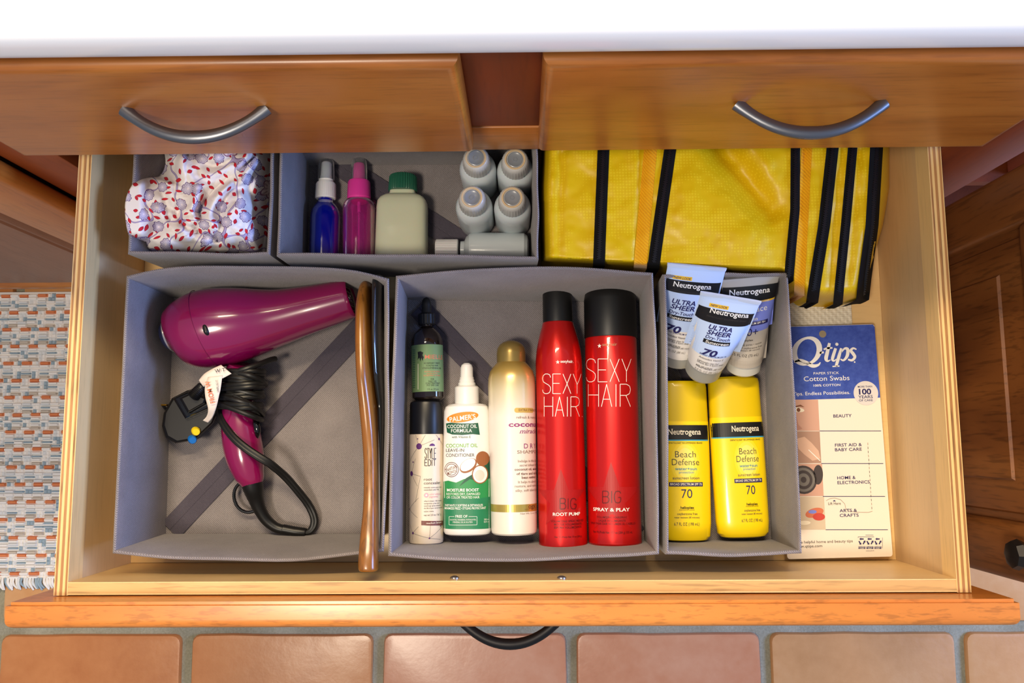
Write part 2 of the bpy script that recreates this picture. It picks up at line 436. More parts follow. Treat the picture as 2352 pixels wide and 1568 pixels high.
box('bottom_panel', -1.24, 1.24, YF+.02, .82, FZ+.03, FZ+.045, red_wood, cab, 0)
box('shelf', .438, 1.2, YF+.02, .82, -.07, -.055, red_wood, cab, 0)

def front_slab(name, x0, x1, y0, y1, z0, z1, mat, parent, r=.009):
    """overlay drawer front: generous roundover on its outer (-Y) edges"""
    bm = bmesh.new(); bmesh.ops.create_cube(bm, size=1)
    for v in bm.verts: v.co = Vector(((x0+x1)/2+v.co.x*(x1-x0), (y0+y1)/2+v.co.y*(y1-y0), (z0+z1)/2+v.co.z*(z1-z0)))
    ed = [e for e in bm.edges if all(v.co.y < (y0+y1)/2 for v in e.verts)]
    bmesh.ops.bevel(bm, geom=ed, offset=r, segments=6, affect='EDGES', profile=.55)
    ed = [e for e in bm.edges if all(abs(v.co.y-y1) < 1e-5 for v in e.verts)]
    bmesh.ops.bevel(bm, geom=ed, offset=.003, segments=2, affect='EDGES')
    V = [v.co.copy() for v in bm.verts]; Fc = [[v.index for v in f.verts] for f in bm.faces]; bm.free()
    return part(name, V, Fc, mat, parent, 30)
def bow_handle(xc, z, yface, half, proj, mat, parent, rad=.0052, drop=0):
    pts = []; rr = []
    for k in range(25):
        q = -1+k/12; y = yface-proj*(1-abs(q)**2.1)-.0005
        pts.append((xc+half*q, y, z-drop*(1-q*q))); rr.append(rad*(1.06-.22*abs(q)+.25*max(abs(q)-.8, 0)*5))
    return tube('handle', pts, rr, mat, parent, seg=14, flat=.75)
for x0, x1, hx, pr in ((-.462, -.0435, (P, 0), 0), (.0165, .425, (P, 1), 1)):
    d = front_slab('drawer', x0, x1, .265, .2848, .172, .355, honey(0), cab, .0085)
    if pr == 0: bow_handle(-.2575, .2835, .265, .057, .0235, pewter, d)
    else: bow_handle(.2285, .2825, .265, .058, .0245, pewter, d)

# the open drawer: plywood box + thick front
DX0, DX1, DY0 = -.4222, .3965, -.1255
DYB = .36
dr = box('drawer', DX0+.0002, DX1-.0002, DY0+.0002, DYB, -.007, 0, ply_face_x, cab, 0)
def ply_side(xin, sgn):
    mb = MB()
    for k in range(5):
        a = xin+sgn*.0125*k/5; b = xin+sgn*.0125*(k+1)/5; lo, hi = min(a, b), max(a, b)
        top = .125+(0 if k % 2 == 0 else -.0003)
        V, Fc = bev_box(lo, hi, DY0-.0124, DYB+.012, -.012, top, 0)
        mats = ply_face if k in (0,) else (ply_dark if k % 2 == 0 else ply_light)
        for f in Fc:
            n_ = (V[f[1]]-V[f[0]]).cross(V[f[2]]-V[f[0]]).normalized()
            mm = (ply_dark if k % 2 == 0 else ply_light) if abs(n_.z) > .5 or abs(n_.y) > .5 else ply_face
            mb.add([V[i] for i in f], [[0, 1, 2, 3]], mm)
    # the thin pale facing layers of the ply at its two faces
    for s_, e in ((xin-sgn*.0002, .0007), (xin+sgn*.0120, .0007)):
        V, Fc = bev_box(min(s_, s_+sgn*e), max(s_, s_+sgn*e), DY0-.0123, DYB+.012, .1, .1253, 0); mb.add(V, Fc, ply_light)
    return mb.done('side_board', dr, smooth=0)
ply_side(DX0, -1); ply_side(DX1, 1)
mb = MB()
for k, (a, b) in enumerate(((-.0002, -.001), (-.001, -.0105), (-.0105, -.0118))):
    V, Fc = bev_box(DX0+.0002, DX1-.0002, DY0+b, DY0+a, -.012, .125+(.0002 if k != 1 else 0), 0)
    for f in Fc:
        n_ = (V[f[1]]-V[f[0]]).cross(V[f[2]]-V[f[0]]).normalized()
        mb.add([V[i] for i in f], [[0, 1, 2, 3]], ply_face_x if abs(n_.y) > .5 else (ply_light if k != 1 else ply_edge))
mb.done('front_board', dr, smooth=0)
box('back_board', DX0, DX1, DYB, DYB+.012, -.01, .118, ply_face_x, dr, .0005)
bm_ = front_slab('drawer_front', -.4605, .4345, -.1615, -.1385, -.062, .156, rim_wood, dr, .008)
bow_handle(-.0135, .072, -.1615, .057, .0325, dark_metal, dr)
for px in (1044, 1290):
    c = PY(px, 1328, DY0); z = c.z
    V, Fc = sweep([(c.x, DY0-.001, z), (c.x, DY0+.0012, z), (c.x, DY0+.0024, z)], [.0042, .0042, .002], seg=16); o = part('screw', V, Fc, steel, dr)
# ---- left door (closed) and right door (open square to the cabinet)
def panel_door(name, T, w, h, mats, mp_, side_to_hinge=1, stile=.06, rail=.06, bot=.06, fld=.035, th=.021, edge=.006):
    """built in the u (across), v (up), d (towards viewer) frame and mapped by T"""
    mat, matx, mat_panel = mats
    def bx(nm, u0, u1, v0, v1, d0, d1, r, m, parent):
        V, Fc = bev_box(u0, u1, d0, d1, v0, v1, r, 3)
        return part(nm, [T(v.x, v.z, v.y) for v in V], Fc, m, parent, 35)
    d = bx(name, .01, w-.01, .01, h-.01, 0, .008, 0, mat_panel, mp_)
    bx('stile', 0, stile, 0, h, 0, th, edge, mat, d); bx('stile', w-stile, w, 0, h, 0, th, edge, mat, d)
    bx('rail', stile+.0003, w-stile-.0003, h-rail, h, 0, th, edge, matx, d); bx('rail', stile+.0003, w-stile-.0003, 0, bot, 0, th, edge, matx, d)
    # raised field: bevelled slopes up to a flat centre
    u0, u1, v0, v1 = stile+.001, w-stile-.001, bot+.001, h-rail-.001
    V = []; prof = ((0, .0085), (.007, .0085), (.009, .0105), (fld-.004, .0165), (fld, .0165), (fld+.002, .019), (fld+.004, .0195))
    for o_, dd in prof: V += [(u0+o_, v0+o_, dd), (u1-o_, v0+o_, dd), (u1-o_, v1-o_, dd), (u0+o_, v1-o_, dd)]
    Fc = [[i*4+k, i*4+(k+1) % 4, (i+1)*4+(k+1) % 4, (i+1)*4+k] for i in range(len(prof)-1) for k in range(4)]
    k = (len(prof)-1)*4; Fc.append([k, k+1, k+2, k+3])
    part('raised_panel', [T(*v) for v in V], Fc, mat_panel, d, 25); return d
dl = panel_door('door', lambda u, v, d: Vector((-.515-u, YF-.0005-d, FZ+.018+v)), .66, .642, (honey(2), honey(0), left_wood), cab, stile=.085, rail=.08, bot=.03, fld=.022, edge=.009)
drr = panel_door('door', lambda u, v, d: Vector((.4965-d, .262-u, FZ+.018+v)), .398, .652, (door_wood, door_wood_y, door_wood), cab, stile=.056, rail=.044, bot=.06, fld=.04)
kx, ky, kz = .4755, -.106, .112
V, Fc = sweep([(kx, ky, kz), (kx-.008, ky, kz), (kx-.0085, ky, kz), (kx-.014, ky, kz), (kx-.02, ky, kz), (kx-.022, ky, kz)], [.007, .005, .012, .0145, .0125, .007], seg=8)
part('knob', V, Fc, dark_metal, drr, 30)

# ---- things standing in the right bay, seen through the gap beside the door
teal = plain('teal_plastic', (40, 92, 96), .4); coral = plain('coral_card', (206, 110, 84), .6); grn = plain('green_plastic', (30, 96, 60), .4)
for nm, lb, ct, x, y, w, h, m in (('storage_box', 'dark teal box inside the right cupboard behind the open door', 'box', .56, .42, .10, .16, teal),
                                  ('carton', 'coral orange carton in the right cupboard seen through the door gap', 'box', .60, .335, .045, .18, coral)):
    r_ = root(nm, (x, y, -.055), lb, ct); box('carton_body', x-w/2, x+w/2, y-w/2, y+w/2, -.0549, -.055+h, m, r_, .004); box('lid', x-w/2-.001, x+w/2+.001, y-w/2-.001, y+w/2+.001, -.055+h, -.047+h, m, r_, .002)
r_ = root('bottle', (.545, .34, -.055), 'green bottle with a white cap in the right cupboard seen through the door gap', 'bottle')
V, Fc = sweep([(.545, .34, z) for z in (-.0549, -.05, .07, .09, .1)], [.018, .02, .02, .012, .009], seg=20); part('bottle_body', V, Fc, grn, r_)
V, Fc = sweep([(.545, .34, z) for z in (.1, .102, .118, .12)], [.011, .012, .012, .01], seg=20); part('cap', V, Fc, white_pl, r_)

# ---------------------------------------------------------------- woven rug
rg = [plain('rug_white_yarn', (244, 240, 236), .95, spec=.1), plain('rug_blue_yarn', (158, 178, 192), .95, spec=.1), plain('rug_orange_yarn', (222, 134, 90), .95, spec=.1), plain('rug_taupe_yarn', (204, 192, 178), .95, spec=.1), plain('rug_pale_blue_yarn', (226, 228, 230), .95, spec=.1)]
RX0, RX1, RY0, RY1 = -1.45, -.62, P(60, 1330, FZ).y, .262
rug = root('woven_rug', (-1, 0, FZ+.005), 'pale blue and white woven rug with orange dashes, left of the drawer', 'rug')
box('rug_backing', RX0, RX1, RY0, RY1, FZ+.0050, FZ+.009, rg[0], rug, .001)
mb = MB(); rnd = random.Random(3); pw = .0315; ph = .0058; rows = int((RY1-RY0-.004)/ph); cols = int((RX1+.95)/(pw/2)) 
rowcol = [2, 0, 4, 1, 3, 2, 0, 1, 0, 3]
for j in range(rows):
    shift = (j//5) % 2*.5+(j//10)*.18; typ = rowcol[j % 10] if j % 5 else 2
    for i in range(int((RX1-RX0)/pw)+1):
        cx = RX0+.0+(i+shift)*pw; 
        if cx < -1.02 or cx > RX1-.01: continue
        cy = RY1-.004-(j+.5)*ph+rnd.uniform(-.0005, .0005)
        for half in (0, 1):
            x_ = cx+half*pw/2
            if x_ > RX1-.008: continue
            tp = typ if half == 0 else (0 if typ == 2 else rnd.choice((0, 0, 4, 0, 0, 1)))
            if half == 1 and rnd.random() < .6:        # warp pair shows as upright stitches
                for q in (-.28, .28):
                    w, h = pw*.11, ph*.62; X = x_+q*pw*.35; z0 = FZ+.009
                    mb.add([(X-w, cy-h, z0), (X+w, cy-h, z0), (X+w, cy+h, z0), (X-w, cy+h, z0), (X-w*.4, cy-h*.6, z0+.0026), (X+w*.4, cy-h*.6, z0+.0026), (X+w*.4, cy+h*.6, z0+.0026), (X-w*.4, cy+h*.6, z0+.0026)], [[4, 5, 6, 7], [0, 1, 5, 4], [1, 2, 6, 5], [2, 3, 7, 6], [3, 0, 4, 7]], rg[rnd.choice((0, 0, 1, 4))])
                continue
            w, h = pw*.27, ph*(.5 if tp == 2 else (.28 if tp == 1 else rnd.uniform(.4, .5))); z0 = FZ+.009; z1 = z0+.0045
            mb.add([(x_-w, cy-h, z0), (x_+w, cy-h, z0), (x_+w, cy+h, z0), (x_-w, cy+h, z0), (x_-w*.8, cy-h*.5, z1), (x_+w*.8, cy-h*.5, z1), (x_+w*.8, cy+h*.5, z1), (x_-w*.8, cy+h*.5, z1)], [[4, 5, 6, 7], [0, 1, 5, 4], [1, 2, 6, 5], [2, 3, 7, 6], [3, 0, 4, 7]], rg[tp])
wv = mb.done('woven_yarn', rug, smooth=0); wv['kind'] = 'stuff'
mb = MB()
for k in range(95):
    x = -1.05+k*.0046
    if x > RX1-.002: break
    pts = [(x, RY0+.004, FZ+.011), (x+.001+rnd.uniform(-.002, .002), RY0-.004, FZ+.0125), (x+.004+rnd.uniform(-.003, .003), RY0-.012-rnd.uniform(0, .004), FZ+.007)]
    V, Fc = sweep(pts, [.0021, .0024, .0016], seg=6, n=5); mb.add(V, Fc, rg[rnd.choice((0, 0, 0, 1, 4))])
fr = mb.done('fringe', rug, smooth=60); fr['kind'] = 'stuff'
# ---------------------------------------------------------------- fabric bins
def V2(p): return Vector((p.x, p.y))
def fabric_bin(label, rim, fl, bows, zr, band=None, seed=0, full=()):
    """rim / fl: inner corners back-left, back-right, front-right, front-left (world x, y); bows: outward bulge of back, right, front, left rims"""
    c = sum((V2(Vector((q[0], q[1], 0))) for q in fl), Vector((0, 0)))/4
    rt = root('fabric_bin', (c.x, c.y, 0), label, 'fabric bin', 'grey fabric bins in the drawer')
    names = ('back_wall', 'right_wall', 'front_wall', 'left_wall'); TH = .0036
    outd = [Vector((0, 1)), Vector((1, 0)), Vector((0, -1)), Vector((-1, 0))]
    mit = [Vector((-1, 1)), Vector((1, 1)), Vector((1, -1)), Vector((-1, -1))]
    for s in range(4):
        a, b = s, (s+1) % 4; V = []; NT = 18; NH = 6; prof = []
        for k in range(NH+1): prof.append((k/NH, 0, 0))
        for k in range(1, 4): t = math.pi*k/4; prof.append((1, (1-math.cos(t))/2, math.sin(t)*.5))
        for k in range(NH, -1, -2): prof.append((k/NH, 1, 0))
        for i in range(NT+1):
            t = i/NT
            for h, o, up in prof:
                R = Vector(rim[a]).lerp(Vector(rim[b]), t); Fl = Vector(fl[a]).lerp(Vector(fl[b]), t)
                p = Fl.lerp(R, h); bw = 4*t*(1-t)
                wob = noise.noise(Vector((t*3+seed, h*1.5, s*7.7)))*.0022*min(1, 5*t*(1-t))*h
                p = p+outd[s]*(bows[s]*((1-(2*t-1)**4)*h**.55 if s in full else bw*h**1.4)+wob)
                md = mit[a]*(1-t)**0 if t == 0 else (mit[b] if t == 1 else outd[s])
                if i == 0: md = mit[a]
                elif i == NT: md = mit[b]
                else: md = outd[s]
                p = p+md*TH*o*.92
                V.append((p.x, p.y, .0005+(zr-.003*bw*abs(bows[s])/.01)*h+up*TH+noise.noise(Vector((t*2.2, s*3+seed, 0)))*.0012*h))
        m = len(prof); Fc = [[i*m+k, (i+1)*m+k, (i+1)*m+k+1, i*m+k+1] for i in range(NT) for k in range(m-1)]
        w = part(names[s], V, Fc, bin_fab, rt, 50)
    V = []; G = 14
    for j in range(G+1):
        for i in range(G+1):
            u, v = i/G, j/G
            p = Vector(fl[3]).lerp(Vector(fl[2]), u).lerp(Vector(fl[0]).lerp(Vector(fl[1]), u), v)
            V.append((p.x, p.y, .003+noise.noise(Vector((p.x*14, p.y*14, seed)))*.0008))
    part('bottom_panel', V, [[j*(G+1)+i, j*(G+1)+i+1, (j+1)*(G+1)+i+1, (j+1)*(G+1)+i] for j in range(G) for i in range(G)], bin_fab, rt, 60)
    if band:
        for A, B, w in band:
            A, B = Vector(A), Vector(B); d = (B-A).normalized(); q = Vector((-d.y, d.x))*w/2; mb = MB()
            for o0, o1, z in ((-1, -.06, .0052), (-.06, .06, .0046), (.06, 1, .0052)):
                pts = [A+q*o0, B+q*o0, B+q*o1, A+q*o1]
                mb.add([(p.x, p.y, z) for p in pts]+[(p.x, p.y, .0034) for p in pts], [[0, 1, 2, 3], [4, 5, 1, 0], [5, 6, 2, 1], [6, 7, 3, 2], [7, 4, 0, 3]])
            mb.done('fold_strap', rt, strap_fab, smooth=0)
    return rt
def R(px, py, z=.11): p = P(px, py, z); return (p.x, p.y)
def Fp(px, py): return R(px, py, .004)
fabric_bin('grey fabric bin holding the magenta hair dryer, front left', [R(299, 641), R(886, 648), R(874, 1258), R(268, 1262)], [Fp(398, 683), Fp(868, 683), Fp(866, 1225), Fp(380, 1225)], (.0125, .002, .009, 0), .11,
           [(Fp(392, 1217), Fp(862, 718), .025)], 1, (0,))
fabric_bin('grey fabric bin holding hair sprays and bottles, middle of the front row', [R(917, 641), R(1492, 634), R(1505, 1264), R(900, 1268)], [Fp(937, 688), Fp(1466, 694), Fp(1480, 1240), Fp(932, 1243)], (.008, .001, .006, .001), .11,
           [(Fp(962, 706), Fp(1462, 1230), .024)], 2)
fabric_bin('narrow grey fabric bin holding sunscreen tubes and two yellow bottles', [R(1529, 638), R(1801, 634), R(1832, 1262), R(1535, 1264)], [Fp(1500, 690), Fp(1752, 690), Fp(1772, 1238), Fp(1510, 1241)], (.0015, .001, .002, -.001), .11, [(Fp(1520, 705), Fp(1745, 1220), .022)], 3)
d1, d2 = R(306, 578), R(615, 580)
fabric_bin('small grey-blue fabric bin holding the floral cloth, back left', [(d1[0], .348), (d2[0]+.001, .348), d2, d1], [(d1[0]+.004, .345), (d2[0]-.002, .345), (d2[0]-.002, d2[1]+.003), (d1[0]+.004, d1[1]+.003)], (0, 0, .001, .0), .113, None, 4)
e1, e2 = R(645, 582), R(1229, 590)
fabric_bin('grey fabric bin holding small travel bottles, middle of the back row', [(e1[0], .322), (e2[0]-.001, .322), e2, e1], [(Fp(706, 585)[0], .3125), (e2[0]-.003, .3125), (e2[0]-.003, e2[1]+.003), (Fp(706, 585)[0], e1[1]+.003)], (0, 0, .0, .0), .112,
           [(Fp(735, 350), Fp(1110, 590), .026)], 5)

# ---------------------------------------------------------------- floral cloth in the back left bin
m, t, p = newmat('floral_cotton'); FL = m
tc = N(t, 'ShaderNodeUVMap'); uvv = tc.outputs[0]
def warp(scale, amt):
    nz = N(t, 'ShaderNodeTexNoise'); nz.inputs['Scale'].default_value = scale; t.links.new(uvv, nz.inputs['Vector'])
    vm = N(t, 'ShaderNodeVectorMath', operation='MULTIPLY_ADD'); t.links.new(nz.outputs['Color'], vm.inputs[0]); vm.inputs[1].default_value = (amt,)*3; t.links.new(uvv, vm.inputs[2]); return vm.outputs[0]
def cells(scale, rand=1., vec=None):
    v = N(t, 'ShaderNodeTexVoronoi', voronoi_dimensions='2D'); v.inputs['Scale'].default_value = scale; v.inputs['Randomness'].default_value = rand
    t.links.new(vec or uvv, v.inputs['Vector'])
    sc = N(t, 'ShaderNodeVectorMath', operation='SCALE'); t.links.new(vec or uvv, sc.inputs[0]); sc.inputs['Scale'].default_value = 1
    sub = N(t, 'ShaderNodeVectorMath', operation='SUBTRACT'); t.links.new(sc.outputs[0], sub.inputs[0]); t.links.new(v.outputs['Position'], sub.inputs[1])
    s = N(t, 'ShaderNodeSeparateXYZ'); t.links.new(sub.outputs[0], s.inputs[0])
    c = N(t, 'ShaderNodeSeparateColor'); t.links.new(v.outputs['Color'], c.inputs[0])
    return s.outputs[0], s.outputs[1], c.outputs[0], c.outputs[1]
def polar(x, y): return mathn(t, 'SQRT', mathn(t, 'ADD', mathn(t, 'MULTIPLY', x, x), mathn(t, 'MULTIPLY', y, y))), mathn(t, 'ARCTAN2', y, x)
col = srgb(240, 234, 232)
nv = N(t, 'ShaderNodeTexNoise'); nv.inputs['Scale'].default_value = 34; nv.inputs['Detail'].default_value = .5; t.links.new(uvv, nv.inputs['Vector'])
vine = mathn(t, 'LESS_THAN', mathn(t, 'ABSOLUTE', mathn(t, 'SUBTRACT', nv.outputs['Fac'], .5)), .012)
vin2 = mathn(t, 'LESS_THAN', mathn(t, 'ABSOLUTE', mathn(t, 'SUBTRACT', nv.outputs['Fac'], .5)), .008)
col = mix(t, vine, col, srgb(112, 84, 140)); col = mix(t, vin2, col, srgb(176, 164, 206))
# red leaves and buds
x, y, c1, c2 = cells(112, .9)
an = mathn(t, 'MULTIPLY', c1, 6.283); ca, sa = mathn(t, 'COSINE', an), mathn(t, 'SINE', an)
lx = mathn(t, 'ADD', mathn(t, 'MULTIPLY', x, ca), mathn(t, 'MULTIPLY', y, sa)); ly = mathn(t, 'SUBTRACT', mathn(t, 'MULTIPLY', y, ca), mathn(t, 'MULTIPLY', x, sa))
wd = mathn(t, 'SUBTRACT', .0013, mathn(t, 'MULTIPLY', mathn(t, 'MULTIPLY', lx, lx), 170.))
lf = mathn(t, 'MULTIPLY', mathn(t, 'LESS_THAN', mathn(t, 'ABSOLUTE', ly), wd), mathn(t, 'GREATER_THAN', c2, .1))
lo = mathn(t, 'MULTIPLY', mathn(t, 'LESS_THAN', mathn(t, 'ABSOLUTE', ly), mathn(t, 'ADD', wd, .00022)), mathn(t, 'GREATER_THAN', c2, .1))
col = mix(t, lo, col, srgb(120, 50, 80)); col = mix(t, lf, col, srgb(206, 44, 58))
def flowers(col, scale, r0, petals, amp, thr, body, line, core, spots=None):
    x, y, c1, c2 = cells(scale, .85); d, a = polar(x, y)
    r = mathn(t, 'ADD', r0, mathn(t, 'MULTIPLY', mathn(t, 'ABSOLUTE', mathn(t, 'SINE', mathn(t, 'ADD', mathn(t, 'MULTIPLY', a, petals/2), mathn(t, 'MULTIPLY', c1, 6.)))), r0*amp))
    on = mathn(t, 'GREATER_THAN', c2, thr); q = mathn(t, 'DIVIDE', d, r)
    inside = mathn(t, 'MULTIPLY', mathn(t, 'LESS_THAN', q, 1.), on); inner = mathn(t, 'MULTIPLY', mathn(t, 'LESS_THAN', q, .9), on)
    col = mix(t, inside, col, line)
    rays = mathn(t, 'GREATER_THAN', mathn(t, 'SINE', mathn(t, 'MULTIPLY', a, petals*2.)), .1)
    fill = mix(t, mathn(t, 'MULTIPLY', mathn(t, 'MULTIPLY', rays, mathn(t, 'GREATER_THAN', q, .5)), .5), body, line)
    col = mix(t, inner, col, fill)
    if spots: 
        sp = mathn(t, 'MULTIPLY', mathn(t, 'MULTIPLY', mathn(t, 'GREATER_THAN', mathn(t, 'COSINE', mathn(t, 'MULTIPLY', a, 8.)), .35), mathn(t, 'LESS_THAN', mathn(t, 'ABSOLUTE', mathn(t, 'SUBTRACT', q, .6)), .28)), on)
        col = mix(t, sp, col, spots)
    return mix(t, mathn(t, 'MULTIPLY', mathn(t, 'LESS_THAN', q, .2), on), col, core)
col = flowers(col, 52, .0050, 8, .2, .12, srgb(206, 200, 222), srgb(112, 90, 136), srgb(236, 226, 236))
col = flowers(col, 25, .0085, 6, .35, .72, srgb(244, 226, 228), srgb(150, 104, 132), srgb(206, 120, 140))
col = flowers(col, 17, .0105, 8, .12, .80, srgb(236, 226, 230), srgb(180, 160, 180), srgb(60, 50, 60), srgb(40, 52, 48))
t.links.new(col, p.inputs['Base Color']); p.inputs['Roughness'].default_value = .85; p.inputs['Specular IOR Level'].default_value = .15
def cloth():
    outl = [(372, 330), (380, 372), (366, 402), (322, 404), (299, 432), (288, 462), (288, 500), (296, 540), (318, 568), (345, 583), (420, 584), (520, 585), (596, 584), (608, 560), (614, 500), (618, 440), (622, 380), (622, 300), (500, 290), (400, 295)]
    pts = catmull([Vector((x, y, 0)) for x, y in outl+outl[:1]], 120)[:-1]; cx, cy = 480, 450
    NR = 46; V = []; UV = []
    def hgt(x, y):
        q = Vector((x*.0105, y*.0105, 2.)); wq = q+Vector((noise.noise(q*.8), noise.noise(q*.8+Vector((5, 5, 5))), 0))*1.3
        h = .0
        for ax, ay, fr_, am in ((.8, .6, 1.15, .017), (-.5, .86, 1.0, .016), (.95, -.3, 1.9, .009), (.1, 1, 2.6, .006)):
            s = (wq.x*ax+wq.y*ay)*fr_; rr = abs((s % 1)-.5)*2; h += am*(1-rr**1.6)*(.4+.6*(noise.noise(q*.6+Vector((fr_*9, 0, 0)))+.5))
        q2 = Vector((x*.05, y*.05, 9)); h += .0022*noise.noise(q2)+.0012*noise.noise(q2*2.3)
        return h
    for i in range(NR+1):
        r = i/NR
        for k, b in enumerate(pts):
            rr = r**.8
            x = cx+(b.x-cx)*rr; y = cy+(b.y-cy)*rr
            dome = .056+.046*(1-max(0, rr-.0)**5)
            z = dome+hgt(x, y)*(1-rr**8)
            if rr > .97: z = .062
            low = max(0, min(1, (x-560)/70))*max(0, min(1, (540-y)/100))*.014
            z = min(z-low, .1345)
            k_ = max(0, min(1, (360-x)/40)); k_ = k_*k_*(3-2*k_); j_ = math.sin(max(0, min(1, (y-405)/150))*math.pi)**.5
            z += (max(z, .119+.005*j_)-z)*k_*min(1, j_*1.6)
            w = P(x, y, z)
            if rr > .9: 
                pass
            V.append(w); UV.append((x/2300+noise.noise(Vector((x*.02, y*.02, 4)))*.005+.0*z, y/2300+noise.noise(Vector((x*.02, y*.02, 7)))*.005))
    m_ = len(pts); Fc = [[i*m_+k, (i+1)*m_+k, (i+1)*m_+(k+1) % m_, i*m_+(k+1) % m_] for i in range(NR) for k in range(m_)]
    k0 = len(V)                              # turn the rim of the bundle under, down into the bin
    for k in range(m_):
        e = V[NR*m_+k]; c = P(cx, cy, .05); q = e.lerp(c, .16); V.append(Vector((q.x, q.y, .012))); UV.append(UV[NR*m_+k])
    Fc += [[NR*m_+k, k0+k, k0+(k+1) % m_, NR*m_+(k+1) % m_] for k in range(m_)]
    o = part('floral_cloth', V, Fc, FL, None, 180); uvl = o.data.uv_layers.new(name='UVMap')
    for l in o.data.loops: uvl.data[l.index].uv = UV[l.vertex_index]
    return props(o, 'crumpled white cotton cloth printed with lavender flowers and red leaves, in the back left bin', 'cloth')
cloth()

# ---------------------------------------------------------------- yellow bag
yb, t, p = newmat('yellow_ripstop'); v = coords(t, rnd=False)
wv1 = N(t, 'ShaderNodeTexVoronoi'); wv1.inputs['Scale'].default_value = 330; wv1.inputs['Randomness'].default_value = .15; t.links.new(v, wv1.inputs['Vector'])
nb = noi(t, v, 12, 3)
t.links.new(mix(t, mathn(t, 'LESS_THAN', wv1.outputs['Distance'], .34), mix(t, nb, srgb(218, 178, 0), srgb(230, 192, 10)), srgb(232, 198, 24)), p.inputs['Base Color'])
p.inputs['Roughness'].default_value = .42; p.inputs['Specular IOR Level'].default_value = .4; bump(t, p, wv1.outputs['Distance'], .12, .0003)
ypipe = fabric('yellow_orange_canvas', (224, 150, 0), (246, 182, 16), 1500, .8)
ztape = plain('black_zipper_tape', (20, 20, 22), .9, spec=.15); zteeth = plain('black_zipper_teeth', (22, 22, 28), .3)
def bl(py): return 1240 + (4 if py > 460 else -2)*abs(py-430)/150 if py > 430 else 1240+(430-py)*.06
BR_ = [(330, 2044), (430, 2043), (520, 2027), (570, 2012), (640, 1999), (692, 1984)]
def interp(tab, y):
    if y <= tab[0][0]: return tab[0][1]
    for (a, b), (c, d) in zip(tab, tab[1:]):
        if y <= c: return b+(d-b)*(y-a)/(c-a)
    return tab[-1][1]
def bagfront(px):
    return interp([(1238, 600), (1500, 614), (1800, 628), (1824, 668), (1862, 690), (1925, 694), (1975, 686), (2044, 660)], px)
def bagz(px, py):
    L, Rr = bl(py), interp(BR_, py); u = max(0, min(1, (px-L)/(Rr-L))); f = bagfront(px)
    e = 1.0
    du = min(u*(Rr-L)/26, (1-u)*(Rr-L)/44); dv = (f-py)/(14 if px < 1815 else 34)
    for d in (du, dv):
        d = max(0, min(1, d)); e *= math.sqrt(max(0, 1-(1-d)**2))
    z = .035+.075*e
    # pleats and the sunken fold in the middle pocket
    def dent(x0, y0, x1, y1, w, dep):
        ax, ay = x1-x0, y1-y0; L2 = ax*ax+ay*ay; q = max(0, min(1, ((px-x0)*ax+(py-y0)*ay)/L2)); dd = math.hypot(px-x0-ax*q, py-y0-ay*q)
        return dep*math.exp(-(dd/w)**2)*(1-.35*q)
    z -= dent(1645, 325, 1770, 480, 36, .022)+dent(1290, 350, 1282, 600, 9, .003)+dent(1476, 340, 1462, 610, 8, .004)+dent(1848, 340, 1838, 660, 10, .005)+dent(1934, 340, 1905, 680, 7, .003)+dent(1975, 340, 1948, 680, 7, .003)
    z += .004*math.sin((px-1240)/800*math.pi)+dent(1700, 540, 1600, 480, 60, .006)+dent(1760, 380, 1790, 500, 26, .004)
    z += noise.noise(Vector((px*.013, py*.017, 3)))*.003+noise.noise(Vector((px*.045, py*.05, 3)))*.0009
    return z
bag = root('packing_bag', P(1640, 480, 0.0), 'bright yellow fabric bag with six black zippers lying in the back right of the drawer', 'bag')
def strip(name, cl, cr, mat, parent, lift, rows=34, cols=1, y0=332, front=None):
    V = []
    for j in range(rows+1):
        for i in range(cols+1):
            u = i/cols; q = j/rows
            fx = bagfront((cl(680)+cr(680))/2 if cols < 9 else cl(670)+(cr(670)-cl(670))*u)
            py = y0+(fx-y0)*(1-(1-q)**1.25); L, Rr = cl(py), cr(py); px = L+(Rr-L)*u
            z = bagz(px, py)+lift; w_ = P(px, py, z)
            if lift: w_.y -= .0022*max(0, min(1, 1-(fx-py)/45))
            V.append(w_)
    if lift:                              # the tape runs on down the front of the bag
        for zz in (.7, .35):
            for i in range(cols+1): q_ = V[rows*(cols+1)+i]; V.append(Vector((q_.x, q_.y-.0006, q_.z*zz)))
        rows += 2
    return V, [[j*(cols+1)+i, (j+1)*(cols+1)+i, (j+1)*(cols+1)+i+1, j*(cols+1)+i+1] for j in range(rows) for i in range(cols)]
V, Fc = strip('', bl, lambda y: interp(BR_, y), None, None, 0, 60, 150)
cc = 151; rr_ = 61; top = len(V)          # skirts to the drawer floor and a back part under the cabinet
ring = [i for i in range(cc-1, -1, -1)]
back = []
for s_, zz, yy in ((1, .1, .335), (2, .085, .352)):
    for i in range(cc): q = V[i]; V.append(Vector((q.x, yy, min(q.z, zz))))
for i in range(cc-1): Fc += [[i, i+1, top+i+1, top+i], [top+i, top+i+1, top+cc+i+1, top+cc+i]]
per = [j*cc for j in range(rr_)]+[(rr_-1)*cc+i for i in range(1, cc)]+[j*cc+cc-1 for j in range(rr_-2, -1, -1)]
b0 = len(V)
for k in per:
    q = V[k]; V.append(Vector((q.x, q.y, .004)))
for k in range(len(per)-1): Fc.append([per[k], b0+k, b0+k+1, per[k+1]])
part('bag_body', V, Fc, yb, bag, 60)
def lin(x0, x1, y0=345, y1=615, mid=None):
    if mid is None: return lambda y: x0+(x1-x0)*(y-y0)/(y1-y0)
    return lambda y: x0+(mid-x0)*(y-y0)/((y1-y0)/2) if y < (y0+y1)/2 else mid+(x1-mid)*(y-(y0+y1)/2)/((y1-y0)/2)
